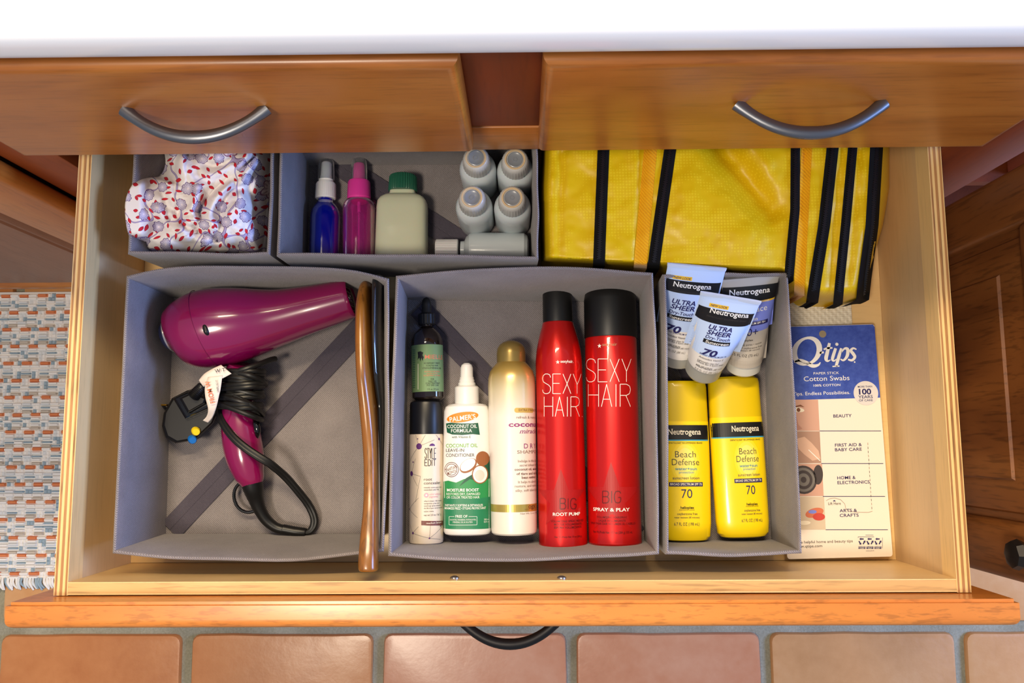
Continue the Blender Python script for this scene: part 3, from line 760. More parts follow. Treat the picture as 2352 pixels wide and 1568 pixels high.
for f, w in ((lin(1494, 1470), 30), (lin(1853, 1836, 345, 660), 24)):
    V, Fc = strip('', lambda y: f(y)-w/2, lambda y: f(y)+w/2, None, None, .0008, 40, 3); part('canvas_panel', V, Fc, ypipe, bag, 60)
for f, w in ((lin(1386, 1375), 27), (lin(1539, 1499, 345, 620), 28), (lin(1827, 1813, 345, 620, 1826), 22), (lin(1912, 1865, 345, 690, 1893), 28), (lin(1958, 1924, 345, 695, 1942), 22), (lin(2013, 1980, 345, 690, 2003), 30)):
    V, Fc = strip('', lambda y: f(y)-w/2, lambda y: f(y)+w/2, None, None, .0014, 44, 4); z = part('zipper', V, Fc, ztape, bag, 60)
    mb = MB(); y = 334.; xe = f(650)
    while y < bagfront(xe)-3:
        x = f(y); c = P(x, y, bagz(x, y)+.0020); s = .0011
        V, Fc = bev_box(-1, 1, -1, 1, -1, 1, 0); k = int(y/2.6) % 2
        mb.add([(c.x+v.x*.0017+(k-.5)*.0011, c.y+v.y*.00050, c.z+v.z*.0008) for v in V], Fc); y += 2.6
    zt_ = mb.done('zipper_teeth', z, zteeth, smooth=0); zt_['kind'] = 'stuff'
# ---------------------------------------------------------------- liner, swab card
wf = fabric('white_waffle_cloth', (206, 196, 176), (232, 224, 206), 700, .95)
mb = MB(); a, b = P(1700, 620, .003), P(1958, 752, .003); nx, ny = 30, 30; V = []; 
for j in range(ny*4+1):
    for i in range(nx*4+1):
        x = a.x+(b.x-a.x)*i/nx/4; y = b.y+(a.y-b.y)*j/ny/4
        V.append((x, y, .0030+.0013*abs(math.sin(math.pi*i/4))*abs(math.sin(math.pi*j/4))))
w_ = nx*4+1
o = part('waffle_liner', V, [[j*w_+i, j*w_+i+1, (j+1)*w_+i+1, (j+1)*w_+i] for j in range(ny*4) for i in range(nx*4)], wf, None, 60)
props(o, 'cream waffle-textured liner peeking out between the yellow bag and the cotton swab card', 'liner')
# ---------------------------------------------------------------- inks
ink = {k: plain('ink_'+k, c, .45) for k, c in dict(white=(240, 238, 234), black=(18, 18, 20), navy=(34, 32, 92), copper=(206, 116, 84), salmon=(190, 130, 96), cream=(238, 228, 208), darkgreen=(24, 84, 60),
      green=(40, 140, 76), lightgreen=(108, 172, 70), orange=(240, 134, 30), brown=(122, 72, 40), coconut=(150, 92, 52), grey=(120, 116, 112), darkgrey=(62, 58, 58), purple=(92, 44, 110), plum=(150, 48, 116),
      taupe=(150, 120, 108), pink=(226, 160, 172), redbrown=(110, 60, 48), cyan=(60, 160, 200), teal=(40, 140, 170), darkred=(96, 10, 14), deepred=(168, 18, 20), sand=(214, 196, 160), amber=(238, 190, 40),
      periwinkle=(122, 136, 224), paleblue=(190, 212, 250), blue=(44, 70, 168), skin=(196, 150, 134), skindark=(160, 112, 98), lens=(70, 62, 62), gold=(206, 176, 96), paleyellow=(252, 236, 90)).items()}
I = ink
def stroke_text(it, st, x0, x1, yb, cap, w, mat, layer=2):
    G = {'S': [[(1, .82), (.9, .95), (.65, 1), (.35, 1), (.1, .92), (0, .76), (.1, .6), (.4, .52), (.75, .44), (.97, .34), (1, .2), (.88, .06), (.6, 0), (.3, 0), (.08, .07), (0, .2)]],
         'E': [[(1, 1), (0, 1), (0, 0), (1, 0)], [(0, .52), (.85, .52)]], 'X': [[(0, 0), (1, 1)], [(0, 1), (1, 0)]], 'Y': [[(0, 1), (.5, .46), (1, 1)], [(.5, .46), (.5, 0)]],
         'H': [[(0, 0), (0, 1)], [(1, 0), (1, 1)], [(0, .52), (1, .52)]], 'A': [[(0, 0), (.5, 1), (1, 0)], [(.17, .33), (.83, .33)]], 'I': [[(.5, 0), (.5, 1)]],
         'R': [[(0, 0), (0, 1), (.6, 1), (.9, .92), (1, .76), (.9, .58), (.6, .5), (0, .5)], [(.55, .5), (1, 0)]], '.': [[(.3, 0), (.6, 0)]],
         'B': [[(0, 0), (0, 1), (.6, 1), (.88, .93), (.95, .77), (.85, .58), (.6, .53), (0, .53)], [(.6, .53), (.92, .44), (1, .27), (.9, .07), (.6, 0), (0, 0)]],
         'G': [[(1, .8), (.85, .96), (.55, 1), (.2, .94), (.03, .7), (0, .5), (.03, .28), (.2, .05), (.55, 0), (.85, .04), (1, .2), (1, .46), (.6, .46)]],
         'T': [[(0, 1), (1, 1)], [(.5, 1), (.5, 0)]], 'L': [[(0, 1), (0, 0), (1, 0)]], 'D': [[(0, 0), (0, 1), (.5, 1), (.9, .8), (1, .5), (.9, .2), (.5, 0), (0, 0)]]}
    wd = {'I': .25, '.': .12}; tot = sum(wd.get(c, 1) for c in st)+.28*(len(st)-1); k = (x1-x0)/tot; x = x0
    for c in st:
        ww = wd.get(c, 1)*k
        for pl in G[c]:
            q = [(x+a*ww, yb-b*cap) for a, b in pl]
            for a, b in zip(q, q[1:]):
                n_ = max(1, int(math.hypot(b[0]-a[0], b[1]-a[1])/60))
                for j in range(n_):
                    it.line(a[0]+(b[0]-a[0])*j/n_, a[1]+(b[1]-a[1])*j/n_, a[0]+(b[0]-a[0])*(j+1)/n_, a[1]+(b[1]-a[1])*(j+1)/n_, w, mat, layer)
        x += ww+.28*k
def star(it, x, y, r, mat, layer=2, stretch=1):
    it.put([(it.uv(*zm(x, y))[0]+r*it.mp/ZM[2]*(1 if k % 2 == 0 else .4)*math.sin(math.pi*k/5), it.uv(*zm(x, y))[1]+stretch*r*it.mp/ZM[2]*(1 if k % 2 == 0 else .4)*math.cos(math.pi*k/5)) for k in range(10)], [list(range(10))], mat, layer)

ZM = (880, 600, 2.209)
# ---- dark dropper bottle
amber_g = plain('dark_amber_glass', (26, 18, 14), .08, spec=.7, coat=.6)
it = Item('dropper_bottle', 'dark glass dropper bottle with a green label and black rubber bulb', 'bottle', (984, 919), (979, 683), .0205)
it.lathe('glass_body', [(919, 30), (915, 35), (912, 37), (795, 37.5), (780, 36), (768, 31), (758, 22), (750, 13), (744, 12.5)], amber_g, main=True)
it.lathe('collar', [(747, 17), (744, 19), (723, 19), (720, 16)], black, ribs=1, rib=.05)
it.lathe('rubber_bulb', [(722, 14), (716, 11), (700, 11.5), (690, 9.5), (685, 6), (683, 2)], rubber)
it.band(430, 665, plain('sage_green_label', (112, 140, 92), .55), 1, 78)
it.text('MIELLE', 212, 300, 495, 22, I['copper'], bold=.004)
it.poly([(176, 460), (190, 456), (204, 462), (200, 476), (207, 486), (200, 505), (194, 488), (190, 508), (184, 488), (176, 500), (178, 478)], I['black'], 2)
for s_, x0, x1, y, c, m_ in (('ROSEMARY MINT', 208, 285, 520, 8, 'black'), ('SCALP & HAIR', 218, 278, 532, 8, 'black'), ('STRENGTHENING OIL', 200, 293, 545, 8, 'black'), ('BIOTIN FORTIFIED', 210, 286, 562, 7, 'copper'), ('MADE WITH', 222, 274, 572, 6, 'copper'), ('ROSEMARY & MINT', 206, 290, 582, 7, 'copper'),
        ('FOR', 242, 258, 601, 8, 'black'), ('DAILY USE', 230, 270, 612, 8, 'black'), ('SCALP TREATMENT', 216, 286, 622, 8, 'black'), ('SPLIT END CARE', 221, 281, 632, 8, 'black'), ('2 fl. oz. (59 mL)', 224, 281, 652, 8, 'black')): it.text(s_, x0, x1, y, c, I[m_])
for k in range(22): it.line(152, 450+k*9, 164, 450+k*9, 3, I['darkgreen'], 2)
it.line(178, 520, 178, 650, 3, I['cream'], 2)
it.finish()
# ---- root concealer can
it = Item('spray_can', 'cream can with purple dot pattern and tall black cap, front left of the middle bin', 'spray can', (979, 1247), (979, 921), .0215)
it.lathe('can_body', [(1247, 34), (1244, 38), (1238, 39), (1002, 39), (997, 38)], plain('cream_satin', (226, 210, 186), .4), main=True)
it.lathe('cap', [(998, 37), (994, 38), (930, 37.5), (924, 36), (921, 31)], black)
for x, y, r in ((182, 938, 15), (283, 901, 6), (145, 1076, 12), (153, 1018, 4), (136, 1256, 4), (152, 1378, 6), (235, 1404, 4), (290, 1342, 4), (176, 900, 3)): it.ell(x, y, r, r, I['purple'], 2)
it.poly([(233, 936), (240, 926), (250, 923), (260, 928), (263, 936)], I['purple'], 2)
for a in ((182, 938, 135, 1020), (182, 938, 215, 880), (182, 938, 165, 880), (182, 938, 260, 905), (283, 901, 268, 880), (283, 901, 300, 930), (145, 1076, 190, 1090), (145, 1076, 165, 1000), (145, 1076, 136, 1150), (145, 1076, 175, 1140), (152, 1378, 235, 1404), (152, 1378, 136, 1330), (152, 1378, 180, 1345), (235, 1404, 296, 1345), (235, 1404, 240, 1340), (235, 1404, 290, 1410), (136, 1256, 180, 1200), (136, 1256, 175, 1300), (152, 1378, 150, 1412), (190, 1090, 165, 1220)): it.line(*a, 1.6, I['grey'], 1)
stroke_text(it, 'STYLE', 212, 268, 1000, 52, 3, I['black']); stroke_text(it, 'EDIT', 211, 267, 1037, 32, 3, I['black'])
for s_, x0, wd, y, c in (('root', 207, 40, 1112, 14), ('concealer', 207, 90, 1131, 14), ('instantly covers gray roots', 207, 100, 1150, 7), ('extended color life', 207, 80, 1162, 7), ('what it does | this instant', 207, 100, 1219, 7), ('temporary, gray root', 207, 84, 1231, 7), ('touch-up spray extends', 207, 92, 1243, 7), ('the life of your service between', 207, 108, 1255, 7), ('salon visits.', 207, 50, 1271, 7), ('net wt 2.0 oz / 56.7 g', 207, 96, 1291, 9)): it.text(s_, x0, x0+60, y, c, I['darkgrey'], width=wd)
it.ell(219, 1186, 11, 11, I['pink'], 2); it.ell(219, 1186, 5, 5, I['cream'], 3)
it.text('color adaptive', 234, 300, 1184, 9, I['pink'], width=74); it.text('pigments', 234, 290, 1197, 9, I['pink'], width=48)
it.rect(194, 1315, 302, 1338, I['redbrown'], 2); it.text('medium brown', 219, 290, 1331, 10, I['cream'], 3, width=90)
it.finish()
# ---- conditioner pump bottle
it = Item('conditioner_bottle', 'white and green coconut oil conditioner bottle with a white spray nozzle, in the middle bin', 'bottle', (1074, 1227), (1072, 835), .0205)
dp = .68
it.lathe('bottle_body', [(1227, 44), (1224, 51), (1218, 54), (1100, 55.5), (962, 53.5), (944, 52.5), (934, 49), (929, 42), (927, 31)], white_pl, depth=dp, ex=2.7, main=True)
it.lathe('spray_collar', [(929, 27), (926, 28), (890, 28), (887, 25)], white_pl, depth=1)
it.lathe('spray_neck', [(887, 20), (879, 20), (878.9, 17.8), (872, 17.8), (871.9, 16.4), (866, 16.2)], white_pl, depth=1)
it.lathe('nozzle', [(868, 15), (845, 14.5), (838, 12), (834, 7)], white_pl, depth=1)
it.ell(402, 790, 81, 25, I['orange'], 1, .13, 30); it.text("PALMER'S", 338, 470, 806, 24, I['white'], tilt=.12, bold=.012)
it.poly([(319, 822), (345, 818), (400, 822), (450, 822), (482, 819), (486, 845), (491, 880), (455, 876), (400, 881), (350, 878), (324, 868)], I['darkgreen'], 1)
it.text('COCONUT OIL', 325, 475, 845, 17, I['white'], bold=.006); it.text('FORMULA', 345, 450, 867, 17, I['white'], bold=.006)
it.text('with Vitamin E', 348, 443, 896, 11, I['darkgreen'], serif=True)
it.text('COCONUT OIL', 318, 478, 943, 18, I['lightgreen'], bold=.008); it.text('LEAVE-IN', 318, 410, 966, 16, I['darkgrey']); it.text('CONDITIONER', 318, 462, 991, 16, I['darkgrey'])
wav = [(306, 1116), (330, 1112), (370, 1122), (410, 1104), (450, 1096), (500, 1108), (543, 1102)]
it.poly(wav+[(545, 1180), (546, 1260), (546, 1352), (304, 1352), (304, 1260)], I['green'], 1)
it.poly([(304, 1200), (360, 1192), (450, 1206), (546, 1192), (546, 1352), (304, 1352)], plain('ink_seagreen', (34, 124, 84), .45), 2)
it.poly([(385, 1142), (420, 1100), (470, 1070), (545, 985), (545, 1100), (490, 1115), (440, 1105)], I['darkgreen'], 2)
it.ell(505, 1000, 33, 36, I['coconut'], 3); it.ell(432, 1036, 47, 30, I['coconut'], 3, .6); it.ell(430, 1032, 42, 25, I['white'], 4, .6)
it.ell(492, 1080, 40, 46, I['coconut'], 4); it.ell(492, 1080, 35, 41, I['white'], 5); it.ell(490, 1085, 24, 27, plain('ink_offwhite', (214, 206, 196), .5), 6)
for r, m_ in ((37, 'redbrown'), (34, 'white'), (29, 'redbrown'), (26, 'white')): it.ell(347, 1056, r, r, I[m_], {37: 2, 34: 3, 29: 4, 26: 5}[r])
it.text('TAHITIAN', 316, 378, 1058, 15, I['redbrown'], 6, tilt=.35, bold=.01); it.text('MONOI', 326, 372, 1076, 14, I['redbrown'], 6, tilt=.35, bold=.01)
for s_, x0, x1, y, c, b in (('MOISTURE BOOST', 324, 484, 1167, 14, .02), ('RESTORES DRY, DAMAGED', 322, 490, 1186, 12, 0), ('OR COLOR TREATED HAIR', 322, 487, 1203, 12, 0), ('INSTANTLY SOFTENS & DETANGLES', 315, 503, 1243, 11, .01), ('MINIMIZES FRIZZ \u2022 STYLING PROTECTANT', 312, 518, 1258, 11, .01), ('FREE OF', 368, 427, 1299, 12, .01), ('SULFATES, PARABENS, PHTHALATES,', 340, 470, 1314, 7, 0), ('MINERAL OIL & GLUTEN', 355, 452, 1326, 7, 0), ('250 mL', 513, 540, 1312, 8, 0), ('8.5 fl. oz.', 513, 540, 1324, 8, 0)): it.text(s_, x0, x1, y, c, I['white'], 4, bold=b)
for a in ((335, 1294, 362, 1294), (434, 1294, 476, 1294), (335, 1294, 335, 1336), (476, 1294, 476, 1336), (335, 1336, 476, 1336)): it.line(*a, 1.6, I['white'], 4)
it.finish()
# ---- dry shampoo can
m, t, p = newmat('gold_to_white_enamel'); tc = N(t, 'ShaderNodeTexCoord'); sp = N(t, 'ShaderNodeSeparateXYZ'); t.links.new(tc.outputs['Object'], sp.inputs[0])
t.links.new(ramp(t, mathn(t, 'MULTIPLY', sp.outputs[1], 5.), [(.60, srgb(236, 230, 220)), (.74, srgb(226, 212, 176)), (.84, srgb(196, 166, 92)), (.93, srgb(178, 146, 66))]), p.inputs['Base Color'])
t.links.new(ramp(t, mathn(t, 'MULTIPLY', sp.outputs[1], 5.), [(.62, (0, 0, 0, 1)), (.9, (.6, .6, .6, 1))]), p.inputs['Metallic']); p.inputs['Roughness'].default_value = .3; p.inputs['Coat Weight'].default_value = .3
it = Item('dry_shampoo_can', 'white dry shampoo can fading to gold at the domed top, left of the red cans', 'spray can', (1181, 1225), (1173.5, 781), .0275)
it.lathe('can_body', [(1225, 47), (1221, 51), (1214, 52), (1000, 54), (885, 55), (868, 54), (853, 50), (843, 43), (835, 36), (832, 33)], m, main=True)
it.lathe('cap', [(834, 33.5), (812, 33.8), (800, 32), (792, 27), (786, 19), (782.5, 9), (781.5, 2)], plain('gold_cap', (150, 128, 72), .3, .5))
it.band(1226, 1263, plain('gold_foil', (206, 182, 96), .3, .6), 1, 80)
it.rbox(722, 755, 118, 24, I['gold'], 1, .9); it.text('EXTRA STRENGTH', 688, 770, 760, 12, I['brown'], width=130, serif=True)
for s_, x0, wd, y, c, m_, b in (('refresh & restore', 675, 140, 797, 13, 'taupe', 0), ('coconut', 637, 196, 838, 24, 'plum', .02), ('D R Y', 714, 92, 948, 24, 'plum', 0), ('SHAMPOO', 680, 160, 974, 16, 'taupe', 0), ('Indulge in this island', 683, 150, 1018, 12, 'taupe', 0), ('secret infused with', 692, 130, 1039, 12, 'taupe', 0), ('coconut oil, essence', 667, 170, 1060, 12, 'redbrown', .012),
        ('of tiare and vanilla', 677, 150, 1082, 12, 'redbrown', .008), ('bean extract.', 702, 104, 1101, 12, 'redbrown', .012), ('It helps to absorb oil,', 684, 150, 1124, 12, 'taupe', 0), ('restore, and revive for', 667, 170, 1145, 12, 'taupe', 0), ('silky, soft island glow', 671, 165, 1167, 12, 'taupe', 0), ('Net Wt. 5 oz (142g)', 695, 130, 1282, 8, 'taupe', 0)): it.text(s_, x0, 775, y, c, I[m_], width=wd, serif=True, bold=b)
it.text('miracle', 690, 770, 872, 22, I['plum'], width=128, shear=.3, serif=True); it.text('ogx', 736, 775, 1251, 22, I['brown'], 3, width=56, serif=True, bold=.015); it.text('beauty pure and simple', 718, 775, 1257, 4, I['brown'], 3, width=80)
it.finish()
# ---- two red cans
red = plain('metallic_red_can', (206, 22, 20), .3, .45, coat=.5)
it = Item('hair_mousse_can', 'tall red can with a narrow shoulder and slim black cap', 'spray can', (1294, 1258), (1279.5, 663), .029, group='red hair spray cans')
it.lathe('can_body', [(1258, 48), (1255, 53.5), (1249, 55.5), (1246, 55), (830, 54), (805, 51.5), (785, 47.5), (765, 42.5), (750, 38), (742, 36), (740, 34)], red, main=True)
it.lathe('cap', [(742, 34.6), (738, 35), (672, 34.2), (666, 32.5), (663, 28)], plain('satin_black', (20, 19, 18), .42))
star(it, 886, 511, 11, I['white']); it.text('sexyhair.', 900, 964, 514, 14, I['white'], bold=.02)
stroke_text(it, 'SEXY', 810, 1003, 671, 100, 3.2, I['white']); stroke_text(it, 'HAIR.', 818, 1012, 787, 100, 3.2, I['white'])
stroke_text(it, 'BIG', 898, 978, 1256, 54, 4.5, I['darkred'], 3)
star(it, 905, 1210, 150, I['deepred'], 1, 1.)
it.text('ROOT PUMP', 862, 998, 1290, 15, I['white'], 3, bold=.02)
for s_, x0, x1, y, c in (('VOLUMIZING SPRAY MOUSSE', 852, 1015, 1323, 10), ('MOUSSE VOLUMISANTE', 868, 1005, 1339, 10), ('ESPUMA VOLUMIZANTE', 868, 1005, 1355, 10), ('Net Wt./Poids Net 10 oz (284 g)', 870, 1006, 1402, 9)): it.text(s_, x0, x1, y, c, I['darkred'], 3, bold=.01)
it.finish()
it = Item('hairspray_can', 'tall straight red can with a wide black cap, right of the two red cans', 'spray can', (1413, 1252), (1400, 663), .031, group='red hair spray cans')
it.lathe('can_body', [(1252, 53), (1249, 58), (1243, 60.5), (1240, 60), (782, 60), (776, 58.5)], red, main=True)
it.lathe('cap', [(777, 60), (774, 61), (690, 60.5), (676, 58), (667, 52), (663, 43)], plain('satin_black', (20, 19, 18), .42))
star(it, 1098, 429, 12, I['white']); it.text('sexyhair', 1113, 1186, 428, 15, I['salmon'], bold=.02)
stroke_text(it, 'SEXY', 1032, 1257, 611, 116, 3.2, I['white']); stroke_text(it, 'HAIR', 1042, 1254, 737, 114, 3.2, I['white'])
stroke_text(it, 'BIG', 1114, 1205, 1225, 60, 4.5, I['darkred'], 3)
star(it, 1160, 1205, 170, I['deepred'], 1, 1.05)
it.text('SPRAY & PLAY', 1068, 1250, 1268, 16, I['white'], 3, bold=.02)
for s_, x0, x1, y, c in (('VOLUMIZING HAIRSPRAY', 1086, 1238, 1304, 10), ('LAQUE VOLUMISANTE', 1094, 1230, 1321, 10), ('SPRAY PARA DAR VOLUMEN AL CABELLO', 1056, 1278, 1337, 10), ('Net Wt./Poids Net 10.0 oz (284 g) 335 mL', 1068, 1264, 1381, 11)): it.text(s_, x0, x1, y, c, I['darkred'], 3, bold=.01)
it.finish()

# ---------------------------------------------------------------- narrow bin: yellow bottles, tubes
ZM = (1480, 580, 2.177)
yel = plain('yellow_bottle_plastic', (250, 216, 10), .32, coat=.3); yel_cap = plain('yellow_cap_plastic', (222, 190, 4), .35, coat=.2)
def yellow(label, bot, top, prof, cap, T_, band, zc):
    it = Item('sunscreen_bottle', label, 'bottle', bot, top, zc, group='yellow sunscreen lotion bottles')
    it.lathe('bottle_body', prof, yel, depth=.52, ex=2.5, main=True); c_ = it.lathe('flip_cap', cap, yel_cap, depth=.50, ex=2.6)
    it.band(band[0], band[1], I['black'], 1); it.band(band[1], band[1]+6, I['cyan'], 1)
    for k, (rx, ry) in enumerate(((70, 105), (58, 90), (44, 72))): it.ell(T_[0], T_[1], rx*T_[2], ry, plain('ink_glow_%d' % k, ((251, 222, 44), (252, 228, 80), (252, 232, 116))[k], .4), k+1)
    return it
def yl(it, rows):
    for s_, x0, x1, y, c, m_, b, se in rows: it.text(s_, x0, x1, y, c, I[m_], 5, bold=b, serif=se)
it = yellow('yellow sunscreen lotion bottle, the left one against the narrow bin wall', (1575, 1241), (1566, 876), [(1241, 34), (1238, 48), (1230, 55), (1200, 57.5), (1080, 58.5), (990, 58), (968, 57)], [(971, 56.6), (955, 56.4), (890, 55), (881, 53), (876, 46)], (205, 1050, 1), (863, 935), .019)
it.rbox(209, 1158, 164, 20, I['navy'], 4)
yl(it, [('Neutrogena', 119, 282, 909, 28, 'cream', .012, True), ('DERMATOLOGIST RECOMMENDED BRAND', 113, 290, 955, 8, 'black', 0, False), ('Beach', 155, 256, 1023, 31, 'darkgrey', -.008, False), ('Defense', 140, 273, 1062, 31, 'darkgrey', -.008, False), ('water+sun', 155, 261, 1087, 14, 'teal', .014, False), ('protection', 174, 246, 1103, 11, 'teal', .006, False),
        ('sunscreen lotion', 144, 274, 1133, 14, 'navy', 0, False), ('BROAD SPECTRUM SPF 70', 133, 286, 1163, 11, 'cream', .01, False), ('70', 186, 239, 1226, 43, 'navy', -.005, False), ('helioplex', 182, 248, 1280, 12, 'black', .02, False), ('broad spectrum sunscreen', 176, 250, 1288, 5, 'black', 0, False), ('oxybenzone free', 166, 264, 1311, 12, 'darkgrey', 0, False), ('water resistant (80 minutes)', 152, 275, 1328, 9, 'darkgrey', 0, False), ('6.7 FL OZ (198 mL)', 152, 274, 1364, 15, 'darkgrey', 0, False)])
it.finish()
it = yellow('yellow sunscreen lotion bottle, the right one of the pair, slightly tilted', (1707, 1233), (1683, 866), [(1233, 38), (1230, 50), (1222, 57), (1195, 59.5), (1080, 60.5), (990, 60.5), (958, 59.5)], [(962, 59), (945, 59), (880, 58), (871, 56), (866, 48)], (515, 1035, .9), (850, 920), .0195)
it.rbox(521, 1139, 138, 20, I['navy'], 4)
yl(it, [('Neutrogena', 437, 575, 892, 28, 'cream', .012, True), ('DERMATOLOGIST RECOMMENDED BRAND', 430, 581, 939, 8, 'black', 0, False), ('Beach', 475, 560, 1007, 31, 'darkgrey', -.008, False), ('Defense', 462, 573, 1045, 31, 'darkgrey', -.008, False), ('water+sun', 477, 565, 1071, 14, 'teal', .014, False), ('protection', 495, 555, 1086, 11, 'teal', .006, False),
        ('sunscreen lotion', 470, 578, 1116, 14, 'navy', 0, False), ('BROAD SPECTRUM SPF 70', 458, 585, 1144, 11, 'cream', .01, False), ('70', 511, 555, 1207, 43, 'navy', -.005, False), ('helioplex', 512, 567, 1262, 12, 'black', .02, False), ('broad spectrum sunscreen', 508, 570, 1269, 5, 'black', 0, False), ('oxybenzone free', 500, 579, 1293, 12, 'darkgrey', 0, False), ('water resistant (80 minutes)', 487, 590, 1309, 9, 'darkgrey', 0, False), ('6.7 FL OZ (198 mL)', 488, 591, 1345, 15, 'darkgrey', 0, False)])
it.finish()
tubew = plain('tube_white_plastic', (228, 224, 220), .35, coat=.2); capg = plain('frosted_cap', (164, 164, 158), .35, coat=.2); clearp = plain('clear_crimp', (170, 166, 160), .22, spec=.8, coat=.4)
def squeeze_tube(label, bot, top, prof, capp, zb, zt, crimp, upper, body, capm, crimpm):
    it = Item('sunscreen_tube', label, 'tube', bot, top, zb, zt, group='sunscreen tubes in the narrow bin')
    L = it.len; v1 = it.v(capp[-1][0]); flat = lambda y: max(.045, 1-.955*max(0, min(1, (y-v1)/(L-v1-.004)))**.9)
    it.lathe('tube_body', prof, body, depth=flat, main=True, seg=48)
    it.lathe('cap', capp, capm, depth=1, seg=32)
    it.band(upper[0], upper[1], I['paleblue'], 1) if upper else None
    it.lathe('crimp_seal', [(q, w) for q, w in ((crimp[2]+5, prof[-2][1]+1), (crimp[2]-1, prof[-1][1]+1))], crimpm, depth=.05, ex=6)
    return it
pb = I['paleblue']
it = squeeze_tube('pale blue and white sunscreen tube leaning in the back left corner of the narrow bin', (1551, 822), (1601, 610), [(799, 44), (792, 46), (750, 51), (700, 58), (640, 65), (618, 68), (611, 69)], [(822, 38), (819, 43), (798, 43.5)], .034, .119, (608, 715, 611), (64, 352), tubew, capg, plain('pale_blue_crimp', (196, 210, 236), .4))
it.band(134, 188, I['black'], 3)
it.rbox(190, 126, 94, 19, I['amber'], 3); it.text('NEW LOOK', 150, 232, 132, 12, I['navy'], 5, shear=.2, bold=.01)
def tube_print(it, dx, dy, R_):
    for s_, x0, x1, y, c, m_, b, sh, se in R_: it.text(s_, x0, x1, y, c, I[m_], 5, bold=b, shear=sh, serif=se)
it.rbox(181, 328, 132, 23, I['black'], 4)
tube_print(it, 0, 0, [('Neutrogena', 144, 332, 178, 27, 'white', .012, 0, True), ('DERMATOLOGIST RECOMMENDED BRAND', 128, 328, 203, 8, 'darkgrey', 0, .2, False), ('ULTRA', 138, 254, 260, 25, 'navy', .022, .2, False), ('SHEER', 131, 250, 287, 25, 'navy', .022, .2, False), ('Dry-Touch', 122, 245, 311, 18, 'navy', .012, .2, False), ('Sunscreen', 122, 241, 335, 16, 'white', .014, .15, False), ('70', 104, 180, 394, 37, 'navy', .03, .2, False),
   ('BROAD SPECTRUM SPF 70', 99, 234, 407, 9, 'navy', .008, .2, False), ('Antioxidant Vitamin E', 97, 218, 424, 10, 'darkgrey', .006, .2, False), ('Lightweight clean feel', 97, 206, 441, 10, 'darkgrey', 0, .2, False), ('Shields skin 6 layers deep', 97, 222, 452, 10, 'darkgrey', 0, .2, False), ('with HELIOPLEX', 97, 180, 466, 10, 'darkgrey', .008, .2, False), ('Water resistant (80 min)', 97, 222, 477, 9, 'darkgrey', 0, .2, False), ('3.0 FL OZ (88 mL)', 97, 204, 498, 12, 'grey', 0, .2, False)])
it.finish()
it = squeeze_tube('violet-blue face sunscreen tube with a clear crimped end, back right corner of the narrow bin', (1707, 848), (1724, 634), [(814, 41), (808, 43), (768, 48), (720, 56), (670, 63), (648, 67), (636, 69)], [(848, 32), (843, 38), (813, 40)], .040, .108, (635, 700, 637), None, clearp, plain('white_cap_frost', (206, 206, 200), .35), clearp)
it.band(160, 228, I['black'], 2); it.band(228, 236, I['amber'], 2); it.band(236, 365, I['periwinkle'], 2); it.band(365, 530, plain('beige_clear_gel', (186, 178, 168), .35), 2)
it.rbox(548, 354, 150, 20, I['navy'], 4)
tube_print(it, 0, 0, [('Neutrogena', 425, 628, 207, 28, 'white', .012, 0, True), ('RECOMMENDED BRAND', 480, 626, 251, 9, 'white', 0, .2, False), ('Face', 540, 615, 291, 30, 'white', 0, 0, False), ('Oil-Free', 470, 553, 318, 20, 'white', 0, 0, False), ('Sunscreen', 455, 565, 340, 16, 'white', .008, 0, False), ('BROAD SPECTRUM SPF 70+', 440, 609, 360, 11, 'white', .01, 0, False), ('70+', 486, 569, 415, 38, 'navy', 0, .1, False),
   ('helioplex', 480, 543, 442, 11, 'darkgrey', .01, 0, False), ("won't clog pores \u2022 resists", 440, 590, 464, 10, 'darkgrey', 0, 0, False), ('sweat off \u2022 oxybenzone free', 430, 592, 481, 10, 'darkgrey', 0, 0, False), ('water resistant (80 minutes)', 445, 580, 492, 8, 'darkgrey', 0, 0, False), ('2.5 FL OZ (73 mL)', 440, 572, 521, 14, 'darkgrey', 0, 0, False)])
it.finish()
it = squeeze_tube('pale blue and white sunscreen tube lying across the top of the other two tubes', (1612, 854), (1679, 681), [(826, 44), (820, 46), (786, 52), (750, 59), (710, 66), (690, 70), (682, 71)], [(854, 36), (849, 41), (825, 43)], .048, .134, (680, 775, 682), (224, 468), tubew, capg, plain('pale_blue_crimp', (196, 210, 236), .4))
it.band(277, 332, I['black'], 3)
it.rbox(373, 268, 94, 19, I['amber'], 3); it.text('NEW LOOK', 332, 414, 273, 12, I['navy'], 5, shear=.2, bold=.01)
it.rbox(361, 453, 134, 23, I['black'], 4)
